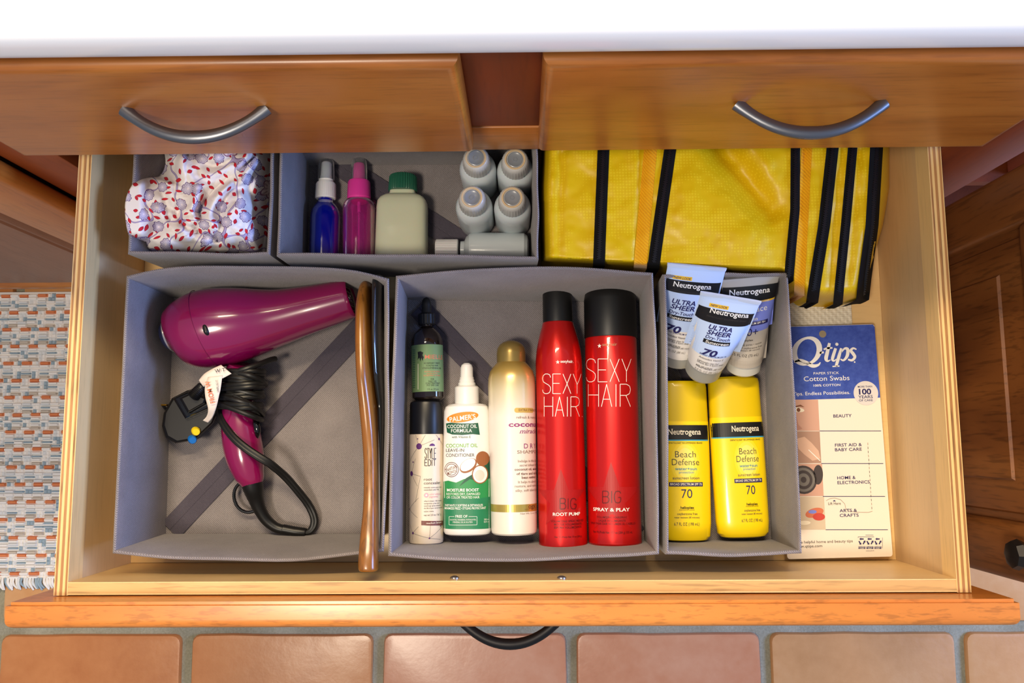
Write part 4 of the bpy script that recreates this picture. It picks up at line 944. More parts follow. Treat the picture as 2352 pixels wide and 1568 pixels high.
tube_print(it, 0, 0, [('Neutrogena', 326, 518, 315, 27, 'white', .012, 0, True), ('DERMATOLOGIST RECOMMENDED BRAND', 312, 508, 336, 8, 'darkgrey', 0, .2, False), ('ULTRA', 320, 437, 390, 25, 'navy', .022, .2, False), ('SHEER', 311, 430, 416, 25, 'navy', .022, .2, False), ('Dry-Touch', 303, 426, 437, 18, 'navy', .012, .2, False), ('Sunscreen', 303, 420, 460, 16, 'white', .014, .15, False), ('70', 285, 361, 514, 36, 'navy', .03, .2, False),
   ('BROAD SPECTRUM SPF 70', 274, 410, 523, 9, 'navy', .008, .2, False), ('Antioxidant Vitamin E', 270, 396, 539, 10, 'darkgrey', .006, .2, False), ('Lightweight clean feel', 264, 372, 554, 10, 'darkgrey', 0, .2, False), ('Shields skin 6 layers deep', 260, 396, 565, 10, 'darkgrey', 0, .2, False), ('with HELIOPLEX', 257, 340, 576, 10, 'darkgrey', .008, .2, False), ('Water resistant (80 min)', 254, 390, 586, 9, 'darkgrey', 0, .2, False), ('3.0 FL OZ (88 mL)', 248, 366, 600, 12, 'grey', 0, .2, False)])
it.finish()

# ---------------------------------------------------------------- cotton swab card pack
it = Item('cotton_swab_pack', 'blue and white cotton swab pack with a hang hole lying right of the narrow bin', 'box', (1925, 1279), (1887, 749), .0085)
it.curved_y = False
a = 117.5*it.mp; L = it.len; dpt = .0055/a
it.prof = [(0, a), (L, a)]; it.depth = dpt; it.ex = 60; it.wrap = False
def rr_prism(w, y0, y1, z0, z1, r, hole=None):
    pts = []
    for cx, cy, a0 in ((w-r, y1-r, 0), (-w+r, y1-r, 90), (-w+r, y0+r, 180), (w-r, y0+r, 270)):
        for k in range(5): t = math.radians(a0+k*22.5); pts.append((cx+r*math.cos(t), cy+r*math.sin(t)))
    m_ = len(pts); return [(x, y, z0) for x, y in pts]+[(x, y, z1) for x, y in pts], [[k, (k+1) % m_, m_+(k+1) % m_, m_+k] for k in range(m_)]+[list(range(m_, 2*m_)), list(range(m_))[::-1]]
V, Fc = rr_prism(a, 0, L, .0046, .0055, .003); part('card', [it.M @ Vector(v) for v in V], Fc, plain('card_white', (236, 226, 214), .5, coat=.1), it.root, 30)
V, Fc = rr_prism(a-.004, .002, L*.68, -.0045, .0046, .004); part('tray', [it.M @ Vector(v) for v in V], Fc, plain('clear_tray', (220, 216, 208), .3), it.root, 30)
blu, t, p = newmat('blue_card_print'); bn = noi(t, coords(t, rnd=False), 90, 4, .7)
t.links.new(ramp(t, bn, [(.35, srgb(40, 68, 164)), (.65, srgb(64, 92, 186))]), p.inputs['Base Color']); p.inputs['Roughness'].default_value = .5
vb = it.v(580+733/2.177)
it.put([(-a*.999, vb), (a*.999, vb), (a*.999, L-.003), (a*.97, L-.0004), (-a*.97, L-.0004), (-a*.999, L-.003)], [[0, 1, 2, 3, 4, 5]], blu, 1)
it.ell(891, 407, 18, 18, plain('hole_shadow_wood', (150, 136, 110), .8), 2)
it.text('Q-tips', 700, 1056, 555, 118, I['white'], 2, bold=.028, shear=.28, serif=True) if False else None
def logo(it):
    W_ = I['white']
    # hand-lettered Q with its swash, then 'tips' in slanted strokes
    ring = []; n_ = 30
    for k in range(n_+1):
        t = 2*math.pi*k/n_; c, s_ = math.cos(t), math.sin(t)
        ring.append((812+62*c-16*s_*-1*0+10*s_, 492-66*s_, 6+8*abs(math.cos(t-.25))**1.5))
    def stroke(pts, close=False):
        sm = catmull([Vector(q) for q in pts], max(8, len(pts)*4)) if not close else [Vector(q) for q in pts]
        l = []; r = []
        for i in range(len(sm)):
            A, B = sm[max(i-1, 0)], sm[min(i+1, len(sm)-1)]; dx, dy = B.x-A.x, B.y-A.y; q = math.hypot(dx, dy) or 1
            nx, ny = -dy/q*sm[i].z, dx/q*sm[i].z; l.append((sm[i].x+nx, sm[i].y+ny)); r.append((sm[i].x-nx, sm[i].y-ny))
        pts_ = [it.uv(*zm(*q)) for q in l]+[it.uv(*zm(*q)) for q in r]; m_ = len(sm)
        it.put(pts_, [[i, i+1, m_+i+1, m_+i] for i in range(m_-1)], W_, 2)
    stroke(ring, True)
    stroke([(748, 548, 3), (775, 538, 7), (805, 548, 9), (840, 566, 9), (868, 562, 6), (880, 548, 2)])
    stroke([(876, 502, 5), (897, 498, 5)])
    stroke([(925, 452, 7), (914, 500, 9), (908, 530, 9), (916, 542, 5), (930, 536, 2)]); stroke([(896, 484, 4), (914, 478, 5), (940, 476, 4)])
    stroke([(956, 478, 7), (944, 515, 8), (940, 534, 7), (948, 541, 4), (960, 532, 2)]); it.ell(962, 458, 8, 8, W_, 2)
    stroke([(984, 478, 6), (972, 520, 8), (958, 568, 7)]); stroke([(984, 500, 2), (1000, 480, 5), (1016, 484, 8), (1014, 515, 8), (996, 538, 5), (980, 532, 3)]); stroke([(940, 569, 3), (975, 567, 3)])
    stroke([(1060, 484, 3), (1044, 478, 5), (1032, 490, 7), (1044, 506, 8), (1052, 522, 7), (1038, 538, 6), (1018, 534, 4)])
logo(it); it.ell(1051, 547, 4, 4, I['white'], 2)
it.text('PAPER STICK', 846, 973, 608, 12, I['white']); it.text('Cotton Swabs', 798, 1025, 640, 24, I['white']); it.text('100% COTTON', 846, 979, 668, 11, I['white'], bold=.01); it.text('Q-Tips. Endless Possibilities.', 712, 1027, 711, 17, I['white'])
it.ell(1107, 702, 61, 60, plain('badge_grey', (214, 210, 212), .5), 3, seg=40)
for s_, x0, x1, y, c, b in (('MORE THAN', 1067, 1138, 674, 9, .01), ('100', 1073, 1134, 708, 27, .03), ('YEARS', 1070, 1141, 728, 15, .01), ('OF CARE', 1073, 1141, 743, 10, .01)): it.text(s_, x0, x1, y, c, I['navy'], 4, bold=b)
for s_, x0, x1, y in (('BEAUTY', 945, 1036, 823), ('FIRST AID &', 954, 1086, 968), ('BABY CARE', 954, 1086, 991), ('HOME &', 965, 1055, 1132), ('ELECTRONICS', 967, 1125, 1155), ('ARTS &', 977, 1062, 1296), ('CRAFTS', 978, 1070, 1320)): it.text(s_, x0, x1, y, 15, I['navy'], 3, bold=.008)
for x0, x1, y in ((876, 1183, 891), (884, 1194, 1054), (892, 1203, 1218), (906, 1217, 1385)): it.line(x0, y, x1, y, 3, I['navy'], 2)
ph = [((735, 872, 890), 'skin'), ((893, 880, 1052), 'skindark'), ((1056, 892, 1216), 'skin'), ((1220, 902, 1384), 'sand')]
for (y0, xr, y1), m_ in ph: it.poly([(700, y0), (xr-4, y0), (xr+4, y1), (700, y1)], plain('photo_'+m_, {'skin': (204, 160, 142), 'skindark': (176, 140, 122), 'sand': (206, 190, 168)}[m_], .5), 2)
it.ell(765, 785, 34, 12, I['cream'], 3, -.15); it.ell(770, 786, 9, 10, I['brown'], 4); it.poly([(735, 772), (780, 760), (800, 772), (775, 768), (735, 780)], I['brown'], 4); it.poly([(755, 800), (770, 860), (790, 880), (762, 888), (745, 850)], plain('photo_skin_shade', (186, 136, 120), .5), 3)
it.poly([(760, 930), (800, 920), (835, 950), (870, 990), (880, 1030), (840, 1040), (800, 1010), (770, 980)], plain('photo_hand', (216, 178, 156), .5), 3); it.line(820, 985, 878, 1040, 4, I['white'], 4)
for r, m_ in ((66, 'lens'), (56, 'grey'), (44, 'lens'), (30, 'grey'), (14, 'lens')): it.ell(795, 1135, r, r*1.05, I[m_], {66: 3, 56: 4, 44: 5, 30: 6, 14: 7}[r])
it.ell(868, 1110, 24, 48, I['lens'], 3, -.1)
it.ell(850, 1300, 46, 22, I['copper'], 3, .25); it.ell(872, 1320, 30, 18, plain('ink_paintred', (196, 70, 60), .5), 4); it.ell(840, 1295, 20, 9, I['periwinkle'], 4); it.ell(800, 1350, 30, 10, I['cream'], 3)
it.text('Lift Here', 920, 981, 1260, 13, I['darkgrey'], 3); it.poly([(941, 1243), (957, 1243), (949, 1236)], I['navy'], 3)
pl = [(908, 1240), (925, 1230), (950, 1226), (980, 1234), (1002, 1256), (1006, 1280), (1020, 1292), (1060, 1297), (1120, 1298), (1140, 1292)]
for q, r in zip(pl, pl[1:]): it.line(*q, *r, 1.6, I['taupe'], 3)
for k in range(17): it.line(1116+k*1.25, 950+k*20, 1117+k*1.25, 962+k*20, 2.2, I['darkgrey'] if k % 3 else I['taupe'], 3)
it.text('For more helpful home and beauty tips', 716, 1037, 1451, 13, I['darkgrey'], 3); it.text('www.qtips.com', 752, 887, 1473, 13, I['darkgrey'], 3)
for k in range(3):
    x = 1087+k*40; y = 1443
    it.rect(x-17, 1468, x+17, 1480, I['navy'], 3); it.text(('PAPER', 'PLASTIC', 'PAPER')[k], x-14, x+14, 1474, 5, I['white'], 4); it.text(('CARD', 'TRAY', 'INSERT')[k], x-11, x+11, 1480, 5, I['white'], 4)
    for q in range(3):
        t = math.radians(90+q*120); c, s_ = math.cos(t), math.sin(t); px_, py_ = x+12*c, y-12*s_; e = (-s_, -c)
        it.poly([(px_-e[0]*9-c*3, py_-e[1]*9+s_*3), (px_+e[0]*4-c*3, py_+e[1]*4+s_*3), (px_+e[0]*4-c*7, py_+e[1]*4+s_*7), (px_+e[0]*13, py_+e[1]*13), (px_+e[0]*4+c*7, py_+e[1]*4-s_*7), (px_+e[0]*4+c*3, py_+e[1]*4-s_*3), (px_-e[0]*9+c*3, py_-e[1]*9-s_*3)], I['navy'], 3)
for a_2 in ((1068, 1420, 1148, 1420), (1105, 1412, 1145, 1412), (1068, 1420, 1068, 1426), (1190, 1424, 1190, 1478)): it.line(*a_2, 1.5, I['navy'], 3)
it.text('how2recycle.info', 1108, 1148, 1492, 5, I['navy'], 3)
it.finish()
# ---------------------------------------------------------------- back bin bottles
ZM = (0, 0, 1)
frost = plain('frosted_bottle', (214, 222, 226), .3, sub=.2, coat=.3); frost_cap = plain('frosted_clear_cap', (206, 202, 196), .3, coat=.2); amberring = plain('amber_seal_ring', (220, 190, 148), .4)
def upright(label, px, py):
    ztop = .098; c = P(px, py, ztop); z0 = .0045
    rt = root('travel_bottle', (c.x, c.y, z0), label, 'bottle', 'small clear travel bottles standing in the bin')
    def lat(nm, prof, m, ribs=0, seg=40, cap=True):
        V = []; Fc = []
        for z, r in prof:
            for k in range(seg):
                t = 2*math.pi*k/seg; q = r*(1+(.035 if ribs and k % 2 else 0)); V.append((c.x+q*math.cos(t), c.y+q*math.sin(t), z))
        n_ = len(prof)
        for i in range(n_-1):
            for k in range(seg): Fc.append([i*seg+k, i*seg+(k+1) % seg, (i+1)*seg+(k+1) % seg, (i+1)*seg+k])
        if cap: Fc += [list(range(seg))[::-1], [(n_-1)*seg+k for k in range(seg)]]
        return part(nm, V, Fc, m, rt, 40)
    lat('bottle_body', [(z0, .016), (z0+.002, .0188), (z0+.006, .0196), (.058, .0196), (.064, .0190), (.069, .0172), (.0725, .014), (.074, .0118), (.080, .0115)], frost)
    cp = lat('ribbed_cap', [(.0755, .0138), (.077, .0142), (.092, .0134), (.0955, .0126), (.098, .0108), (.0984, .0096), (.0975, .0088), (.0972, .001)], frost_cap, 1, 60)
    lat('seal_ring', [(.0979, .0108), (.0987, .0104), (.0987, .0092), (.0978, .0086), (.0976, .0086)], amberring, cap=False)
    lat('cap_disc', [(.0965, .0082), (.0980, .0080), (.0982, .0074), (.0978, .0068), (.0977, .0024), (.0981, .0022), (.0981, .0016), (.0978, .0014)], plain('cap_centre', (150, 154, 160), .25, trans=.2))
upright('small frosted bottle, back left one of the four standing beside the yellow bag', 1093, 362)
upright('small frosted bottle, back right one of the four standing beside the yellow bag', 1183, 366)
upright('small frosted bottle, front left one of the four standing beside the yellow bag', 1084, 453)
upright('small frosted bottle, front right one of the four standing beside the yellow bag', 1176, 454)
it = Item('squeeze_bottle', 'frosted bottle with a white ribbed cap lying on its side before the standing travel bottles', 'bottle', (1214, 574), (1001, 573), .0225)
# this one lies along X: rows are measured along the axis, so the profile is given in metres
L = it.len; k = it.mp
it.lathe('bottle_body', [(0, .011), (.0015, .0155), (.005, .0185), (.058, .0188), (.064, .0178), (.068, .014), (.070, .0095), (.074, .0092)], plain('cloudy_bottle', (196, 204, 206), .3, coat=.2), px=False, main=True)
it.lathe('ribbed_cap', [(L-.0245, .0105), (L-.0235, .0112), (L-.001, .0110), (L, .0102)], white_pl, px=False, ribs=1, rib=.03, seg=56)
# blue spray bottle
it = Item('spray_bottle', 'small cobalt blue spray bottle with a white pump under a clear cap', 'bottle', (744, 607), (750, 367), .018, group='small pump spray bottles')
cob = plain('cobalt_plastic', (8, 20, 150), .12, trans=.35, coat=.5); clr = plain('clear_overcap', (225, 228, 230), .08, trans=.93, ior=1.12)
it.lathe('bottle_body', [(607, 31), (602, 34.5), (500, 35), (485, 33), (474, 27), (466, 20), (462, 17.5), (452, 17.5)], cob, main=True)
it.lathe('pump_collar', [(457, 22.5), (455, 24), (424, 23), (420, 21)], white_pl, ribs=1, rib=.025, seg=64)
it.lathe('pump_stem', [(422, 17.5), (412, 17.5), (411.9, 15.5), (405, 15.5), (404.9, 14.5), (376, 14), (373, 12)], white_pl)
it.lathe('clear_cap', [(414, 20), (400, 20), (374, 18.8), (369, 16.5), (367, 11)], clr)
# pink spray bottle
it = Item('spray_bottle', 'small transparent pink spray bottle with a bright pink pump beside the blue one', 'bottle', (824, 608), (825, 364), .0195, group='small pump spray bottles')
pk = plain('clear_pink_plastic', (232, 70, 176), .08, trans=.8, coat=.5, ior=1.3); pks = plain('bright_pink_plastic', (226, 60, 158), .35)
it.lathe('bottle_body', [(608, 33), (603, 37), (480, 38.5), (468, 36), (460, 30), (455, 22), (452, 18), (446, 17)], pk, main=True)
it.lathe('pump_collar', [(457, 26), (455, 27.5), (420, 26), (416, 24)], pks, ribs=1, rib=.02, seg=64)
it.lathe('pump_stem', [(418, 17), (412, 17), (380, 15.5), (376, 13)], pks)
it.lathe('clear_cap', [(416, 20), (380, 19), (369, 17), (364.5, 12)], clr)
it.lathe('dip_tube', [(600, 2.2), (484, 2.2), (483.9, 5), (452, 5)], plain('milky_tube', (236, 190, 220), .3, trans=.3), seg=12)
# square pale green bottle
it = Item('square_bottle', 'square translucent pale green bottle with a dark green screw cap', 'bottle', (922, 606), (926, 402), .0225)
it.lathe('bottle_body', [(606, 54), (602, 59), (596, 61), (480, 59.5), (466, 58), (457, 52), (451, 42), (448, 31), (438, 30), (436, 29)], plain('pale_green_translucent', (206, 208, 180), .3, sub=.2, coat=.1), depth=.66, ex=4.2, main=True, seg=56)
it.lathe('screw_cap', [(440, 32), (437, 33), (408, 31.5), (404, 29), (402, 24)], plain('dark_green_cap', (34, 94, 72), .42), ribs=1, rib=.05, seg=72)

# ---------------------------------------------------------------- hair dryer
mag = plain('magenta_gloss', (128, 8, 74), .2, coat=.9, spec=.6); cordm = plain('black_cord', (20, 20, 20), .42)
dry = root('hair_dryer', P(560, 800, .003), 'glossy magenta hair dryer with its black cord wrapped round the handle', 'hair dryer')
zb_ = .046
def PZ(x, y, z, *r): return P(x, y, z)
ax = [(391, 770, 37), (395, 768.5, 50), (405, 765, 64), (421, 761.5, 76.5), (447, 758, 88), (482, 754, 93), (520, 749, 91), (560, 743, 85), (607, 735, 74), (650, 726, 64.5), (700, 713, 57), (750, 700, 51.5), (806, 684.5, 46)]
pts = [P(x, y, zb_+.006*min(1, max(0, (x-600)/200))) for x, y, r in ax]; rad = [r*mpp(zb_) for x, y, r in ax]
V, Fc = sweep(pts, rad, seg=48, n=70, cap=False); m_ = 48; nn = len(V)
Fc.append(list(range(m_))[::-1])
e = pts[-1]; d = (pts[-1]-pts[-2]).normalized()
last = V[-m_:]; base = len(V)                 # rolled lip, then the inside of the barrel
for q, off in ((.94, .0012), (.88, 0), (.86, -.012)):
    V += [e+(v-e)*q+d*off for v in last]
for k0 in range(3):
    a0 = base-m_+k0*m_
    Fc += [[a0+k, a0+(k+1) % m_, a0+m_+(k+1) % m_, a0+m_+k] for k in range(m_)]
part('dryer_body', V, Fc, mag, dry, 50)
side = d.cross(Vector((0, 0, 1))).normalized(); up = side.cross(d).normalized(); r_ = rad[-1]*.87
Vd = [e-d*.006+(side*math.cos(t)+up*math.sin(t))*r_ for t in [2*math.pi*k/32 for k in range(32)]]
part('grille_backing', Vd, [list(range(32))], black, dry, 0)
mb = MB()
for q in (-.7, -.42, -.14, .14, .42, .7):
    h = math.sqrt(1-q*q)*r_; c = e-d*.002+side*q*r_; V, Fc = sweep([c-up*h, c+up*h], [.0007, .0007], seg=6); mb.add(V, Fc)
for rr in (.93,): 
    V, Fc = sweep([e-d*.0015+(side*math.cos(t)+up*math.sin(t))*r_*rr for t in [2*math.pi*k/32 for k in range(32)]], .001, seg=6, closed=True, up=d); mb.add(V, Fc)
mb.done('nozzle_grille', dry, plain('grille_metal', (150, 140, 124), .4, .6))
rc = [P(x, y, zb_) for x, y in ((394, 769), (384, 772), (377, 774), (372, 775.5))]
tube('rear_cap', rc, [37*mpp(zb_), 35*mpp(zb_), 29*mpp(zb_), 16*mpp(zb_)], plain('blue_black_cap', (30, 34, 62), .25, coat=.5), dry, seg=32)
dd = (rc[1]-rc[0]).normalized(); s2 = dd.cross(Vector((0, 0, 1))).normalized(); u2 = s2.cross(dd); c = rc[0]+dd*.0022
V, Fc = sweep([c+(s2*math.cos(t)+u2*math.sin(t))*37.5*mpp(zb_) for t in [2*math.pi*k/40 for k in range(40)]], .0011, seg=8, closed=True, up=dd); part('rear_trim', V, Fc, plain('silver_trim', (210, 208, 214), .25, .8), dry)
# seam ring and button on the barrel
i0 = .29; ci = Vector(P(478, 755, zb_)); dd = (P(482, 752, zb_)-P(447, 756, zb_)).normalized(); s2 = dd.cross(Vector((0, 0, 1))).normalized(); u2 = s2.cross(dd)
mag_dark = plain('magenta_seam', (104, 6, 56), .35)
V, Fc = sweep([P(473+22*math.cos(t)*0+12*(-math.cos(t)), 0+755, zb_)*0+ci+(s2*math.cos(t)+u2*math.sin(t))*(93*mpp(zb_)-.0002)+dd*(.010*math.cos(t)) for t in [2*math.pi*k/48 for k in range(48)]], .00035, seg=6, closed=True, up=dd); part('seam', V, Fc, mag_dark, dry)
bc = P(472, 755, zb_+.0415); V, Fc = sweep([P(467, 743, zb_+.0395), P(470, 750, zb_+.0405), P(474, 762, zb_+.0405), P(478, 769, zb_+.0390)], [.0012, .0024, .0026, .0012], seg=16, n=12, flat=.7); part('cool_shot_button', V, Fc, black, dry)
# handle
hz = .030
hx = [(556, 838, 33), (548, 880, 34), (545, 915, 36), (548, 950, 39.5), (552, 985, 43), (557, 1020, 44.5), (564, 1055, 42), (571, 1082, 36), (577, 1100, 30), (580, 1112, 24)]
V, Fc = sweep([P(x, y, hz+.010*max(0, (920-y)/80)) for x, y, r in hx], [r*mpp(hz) for x, y, r in hx], seg=36, n=50, flat=.95); part('handle', V, Fc, mag, dry, 60)
sz = hz+.0192
V, Fc = sweep([P(530, 948, hz+.0158), P(529, 990, hz+.0172), P(535, 1030, hz+.0172), P(550, 1070, hz+.0150), P(570, 1108, hz+.0095)], .00035, seg=6, n=20); part('handle_seam', V, Fc, mag_dark, dry)
V, Fc = sweep([P(583, 962, hz+.008), P(588, 972, hz+.010), P(591, 990, hz+.010), P(590, 1006, hz+.006)], [.0015, .0034, .0034, .0015], seg=16, n=14, flat=.9); sw = part('switch', V, Fc, black_gloss, dry)
# strain relief, ferrule, hanging ring
V, Fc = sweep([P(*q, z) for q, z in (((578, 1104), hz), ((582, 1122), hz-.002), ((588, 1145), hz-.006), ((597, 1170), .021), ((612, 1194), .018), ((632, 1210), .016), ((650, 1216), .015))], [.0112, .0104, .0082, .0066, .0058, .0054, .0052], seg=24, n=30); part('strain_relief', V, Fc, black, dry, 50)
V, Fc = sweep([P(648, 1214.5, .015), P(650, 1215, .015), P(676, 1220, .014), P(700, 1223, .0135), P(703, 1223.5, .0135)], [.0046, .0055, .0054, .0052, .0045], seg=20); part('ferrule', V, Fc, black, dry, 30)
V, Fc = sweep(catmull([P(x, y, .016) for x, y in ((561, 1108), (548, 1112), (539, 1126), (538, 1145), (546, 1164), (560, 1174), (574, 1176), (588, 1172))], 30), .0018, seg=10); part('hanging_ring', V, Fc, black_gloss, dry)
# loose loop: two parallel runs of cord
loop = [(700, 1223, .0135), (712, 1219, .012), (721, 1205, .012), (721, 1186, .013), (708, 1158, .016), (684, 1127, .024), (655, 1094, .034), (622, 1066, .048), (596, 1050, .0525), (566, 1030, .0535), (540, 1008, .0520), (519, 982, .047), (506, 955, .040), (502, 930, .034)]
for k, o_ in enumerate((-3.2, 3.2)):
    sm = catmull([Vector(q) for q in loop], 60); pts = []
    for i, q in enumerate(sm):
        A, B = sm[max(i-1, 0)], sm[min(i+1, 60)]; dx, dy = B.x-A.x, B.y-A.y; l_ = math.hypot(dx, dy) or 1; s_ = o_*min(1, i/10)
        pts.append(P(q.x-dy/l_*s_, q.y+dx/l_*s_, q.z))
    V, Fc = sweep(pts, .0029, seg=10); part('cord_loop', V, Fc, cordm, dry)
# wraps round the upper handle
rnd = random.Random(11)
for j in range(13):
    cy = 852+j*7.6; zc_ = hz+.006; tilt_ = rnd.uniform(-9, 12)+(26 if j in (9, 12) else 0); rx = rnd.uniform(47, 54)+(5 if j in (4, 8) else 0); rz = rnd.uniform(.0215, .0245)
    if j in (2, 6): tilt_ += 16
    for o_ in (0, ):
        pts = []
        for k in range(40):
            t = 2*math.pi*k/40; x = 555-j*.6+rx*math.cos(t); y = cy+tilt_*math.cos(t)*.55
            pts.append(P(x, y, max(.0065, zc_+rz*math.sin(t)+.001*math.sin(3*t+j))))
        V, Fc = sweep(pts, .0029, seg=10, closed=True); part('cord_wrap', V, Fc, cordm, dry)
for a in ([(512, 884, .046), (530, 902, .055), (560, 920, .0585), (590, 938, .052), (604, 952, .036)], [(508, 896, .044), (526, 912, .053), (556, 928, .057), (584, 944, .051), (596, 950, .040)], [(528, 858, .055), (560, 848, .060), (590, 838, .054), (622, 826, .040), (632, 824, .034)], [(540, 856, .058), (575, 862, .0605), (600, 874, .050), (610, 884, .038)]):
    V, Fc = sweep(catmull([P(*q) for q in a], 20), .0030, seg=10); part('cord_strand', V, Fc, cordm, dry)
# plug with safety block, buttons, cable sleeve, tag
pg = [(372, 978), (376, 948), (395, 914), (430, 896), (470, 892), (496, 915), (502, 945), (490, 972), (449, 1010), (404, 1018), (381, 1005)]
def prism(nm, poly, z0, z1, m, parent, inset=.92, edge=.004):
    c = Vector((sum(q[0] for q in poly)/len(poly), sum(q[1] for q in poly)/len(poly))); V = []
    for z, k in ((z0, .97), (z0+.002, 1), (z1-edge, 1), (z1-edge*.3, (1+inset)/2+.02), (z1, inset)): V += [P(c.x+(x-c.x)*k, c.y+(y-c.y)*k, z) for x, y in poly]
    m__ = len(poly); Fc = [[i*m__+k, i*m__+(k+1) % m__, (i+1)*m__+(k+1) % m__, (i+1)*m__+k] for i in range(4) for k in range(m__)]+[[4*m__+k for k in range(m__)], list(range(m__))[::-1]]
    return part(nm, V, Fc, m, parent, 30)
pl_ = prism('plug', pg, .006, .034, black, dry, .9, .006)
prism('plug_ridge', [(397, 914), (436, 897), (486, 915), (494, 932), (426, 962)], .0335, .042, black_gloss, pl_, .86, .004)
prism('plug_ridge', [(412, 914), (442, 900), (474, 915), (470, 926), (431, 948)], .0415, .050, black, pl_, .8, .004)
for nm, x, y, m_, lb in (('test_button', 451, 992, plain('yellow_button', (238, 206, 30), .4), 'yellow button'), ('reset_button', 443, 1011, plain('blue_button', (20, 104, 186), .4), 'blue button')):
    c0 = P(x-3, y-6, .028); c1 = P(x, y, .0385); V, Fc = sweep([c0, c1-(c1-c0)*.15, c1], [.0044, .0044, .0034], seg=16); o = part(nm, V, Fc, m_, pl_); o['label'] = lb
V, Fc = bev_box(-.003, .003, -.0008, .0008, -.004, .004, .0004, 1); c = P(379, 930, .022); part('prong', [c+Vector(v) for v in V], Fc, plain('brass_prong', (200, 150, 50), .3, 1), pl_)
for k in range(9):
    q = k/8; c = P(443+21*q, 910-22*q, .0535+.001*q); dd = (P(464, 888, .054)-P(443, 910, .054)).normalized()
    V, Fc = sweep([c-dd*.0012, c, c+dd*.0012], [.0052, .0066-.0012*q, .0050], seg=16); part('cable_sleeve', V, Fc, black, pl_)
V, Fc = sweep(catmull([P(464, 888, .055), P(482, 872, .058), P(505, 862, .058), (P(530, 858, .056))], 16), .0028, seg=10); part('cord_end', V, Fc, cordm, pl_)
paper = plain('white_tag_paper', (228, 216, 206), .6)
def ribbon(rows, n_=20, cols=4):
    A = catmull([P(*q[0]) for q in rows], n_); B = catmull([P(*q[1]) for q in rows], n_); V = []
    for a, b in zip(A, B):
        for k in range(cols+1): V.append(a.lerp(b, k/cols))
    return V, [[i*(cols+1)+k, i*(cols+1)+k+1, (i+1)*(cols+1)+k+1, (i+1)*(cols+1)+k] for i in range(n_) for k in range(cols)]
tagr = [((508, 838, .064), (532, 858, .066)), ((490, 846, .066), (505, 872, .068)), ((470, 858, .065), (478, 884, .067)), ((457, 873, .062), (468, 888, .062))]
V, Fc = ribbon(tagr); tg = part('warning_tag', V, Fc, paper, dry, 180)
tag2 = [((478, 866, .067), (511, 862, .068)), ((471, 888, .0695), (507, 892, .0700)), ((472, 912, .070), (504, 905, .0700)), ((478, 938, .066), (497, 935, .066)), ((475, 955, .058), (488, 958, .058)), ((466, 965, .052), (478, 970, .052))]
V, Fc = ribbon(tag2, 30); part('tag_tail', V, Fc, paper, tg, 180)
for o_ in [x for x in bpy.data.objects if x.name in ('warning_tag', 'tag_tail')]:
    mo = o_.modifiers.new('thickness', 'SOLIDIFY'); mo.thickness = .0004
# lettering on the tag, reading up the tail
def tag_text(st, xa, ya, xb, yb, cap, m, lift=.0012):
    V, Fc, w0 = glyphs(st, .01, 0, False); out = []
    dx, dy = xb-xa, yb-ya; L_ = math.hypot(dx, dy)
    for x, y in V:
        u = x/w0; h = y/CAPH*cap; out.append(P(xa+dx*u+dy/L_*h, ya+dy*u-dx/L_*h, .0708+lift-.0*u))
    return out, Fc
V, Fc = tag_text('FROM W', 494, 924, 481, 874, 11, None); part('tag_lettering', V, Fc, plain('tag_orange', (222, 110, 60), .6), tg, 0)
V, Fc = tag_text('UNPLUG IT', 503, 900, 500, 872, 5, None); part('tag_lettering', V, Fc, I['grey'], tg, 0)
V, Fc = tag_text('W T', 494, 856, 518, 852, 8, None, -.0006); part('tag_lettering', V, Fc, I['darkgrey'], tg, 0)

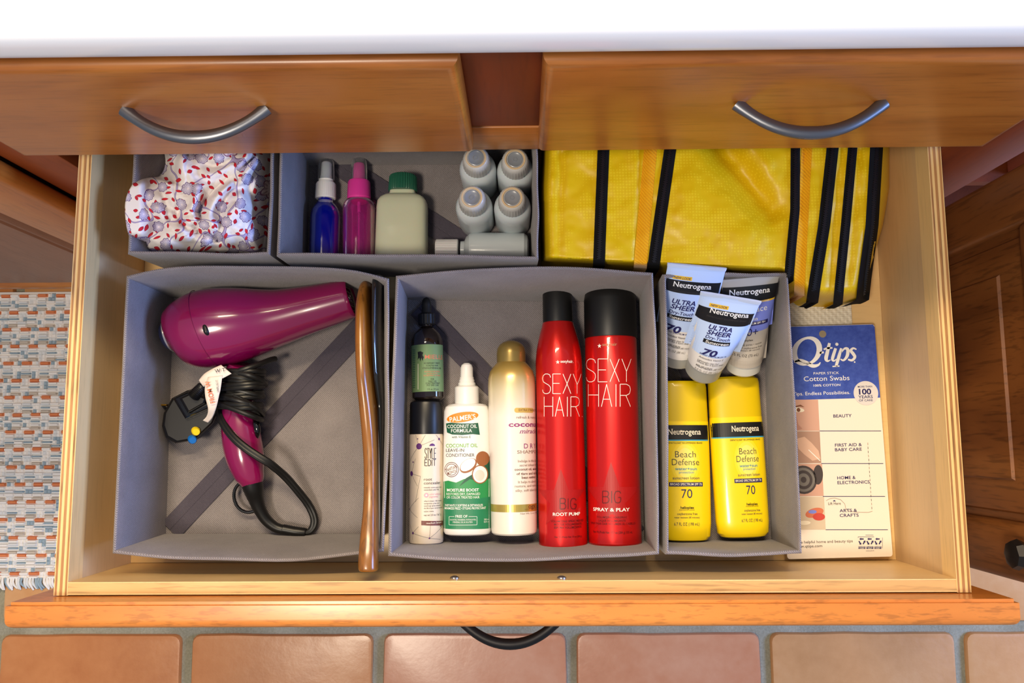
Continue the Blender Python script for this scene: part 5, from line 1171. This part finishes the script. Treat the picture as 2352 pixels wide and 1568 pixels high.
# ---------------------------------------------------------------- brushes on edge
def edge_brush(name, label, rows, mat, partname, extra=None):
    """rows: (image y, left x, right x, z centre, half height)"""
    rt = root(name, P((rows[0][1]+rows[0][2])/2, rows[-1][0], .1), label, 'hair brush'); V = []; seg = 20; Fc = []
    n_ = 60; ys = [r[0] for r in rows]; sm = catmull([Vector(((r[1]+r[2])/2, r[0], r[3])) for r in rows], n_); sw_ = catmull([Vector(((r[2]-r[1])/2, r[4], 0)) for r in rows], n_)
    for q, w in zip(sm, sw_):
        c = P(q.x, q.y, q.z); hw = max(w.x, .5)*mpp(q.z); hh = max(w.y, .0005)
        for k in range(seg):
            t = 2*math.pi*k/seg; ce, se_ = math.cos(t), math.sin(t); V.append((c.x+hw*math.copysign(abs(ce)**.75, ce), c.y, c.z+hh*math.copysign(abs(se_)**.75, se_)))
    for i in range(n_): Fc += [[i*seg+k, i*seg+(k+1) % seg, (i+1)*seg+(k+1) % seg, (i+1)*seg+k] for k in range(seg)]
    Fc += [list(range(seg))[::-1], [n_*seg+k for k in range(seg)]]
    part(partname, V, Fc, mat, rt, 60); return rt
wbz = [(650, 846, 854, .062, .010), (654, 838, 858, .064, .022), (668, 831, 860, .066, .030), (700, 826, 861.5, .069, .036), (740, 824, 862, .073, .038), (800, 824, 862, .078, .038), (860, 825.5, 863, .084, .036), (900, 827, 864.5, .089, .030), (945, 829, 866, .095, .022), (1000, 833, 867.5, .100, .016), (1060, 836.5, 868, .106, .013), (1120, 837, 868, .111, .012), (1170, 835, 868, .116, .012), (1224, 829.5, 868, .121, .012), (1270, 825.5, 868, .1265, .0125), (1300, 824.5, 868, .1285, .0125), (1309, 827, 867, .129, .011)]
b1 = edge_brush('wooden_hair_brush', 'oak hair brush on edge, its long handle resting over the bin rim', wbz, brush_wood, 'brush_body')
bk = [(638, 868, 885, .072, .014), (642, 863, 886, .073, .024), (660, 861.5, 886, .073, .034), (720, 861.5, 884.5, .074, .036), (800, 862, 884, .076, .036), (860, 864, 884, .079, .030), (900, 866, 883.5, .083, .020), (930, 868.5, 882.5, .086, .012), (960, 870, 882, .088, .010), (1050, 873, 880, .092, .008), (1150, 875, 880, .096, .008), (1235, 876, 880, .099, .008), (1245, 877, 879, .099, .006)]
edge_brush('black_hair_brush', 'black plastic hair brush on edge between the wooden brush and bin wall', bk, plain('dark_glossy_plastic', (24, 27, 30), .16, coat=.6), 'brush_back')
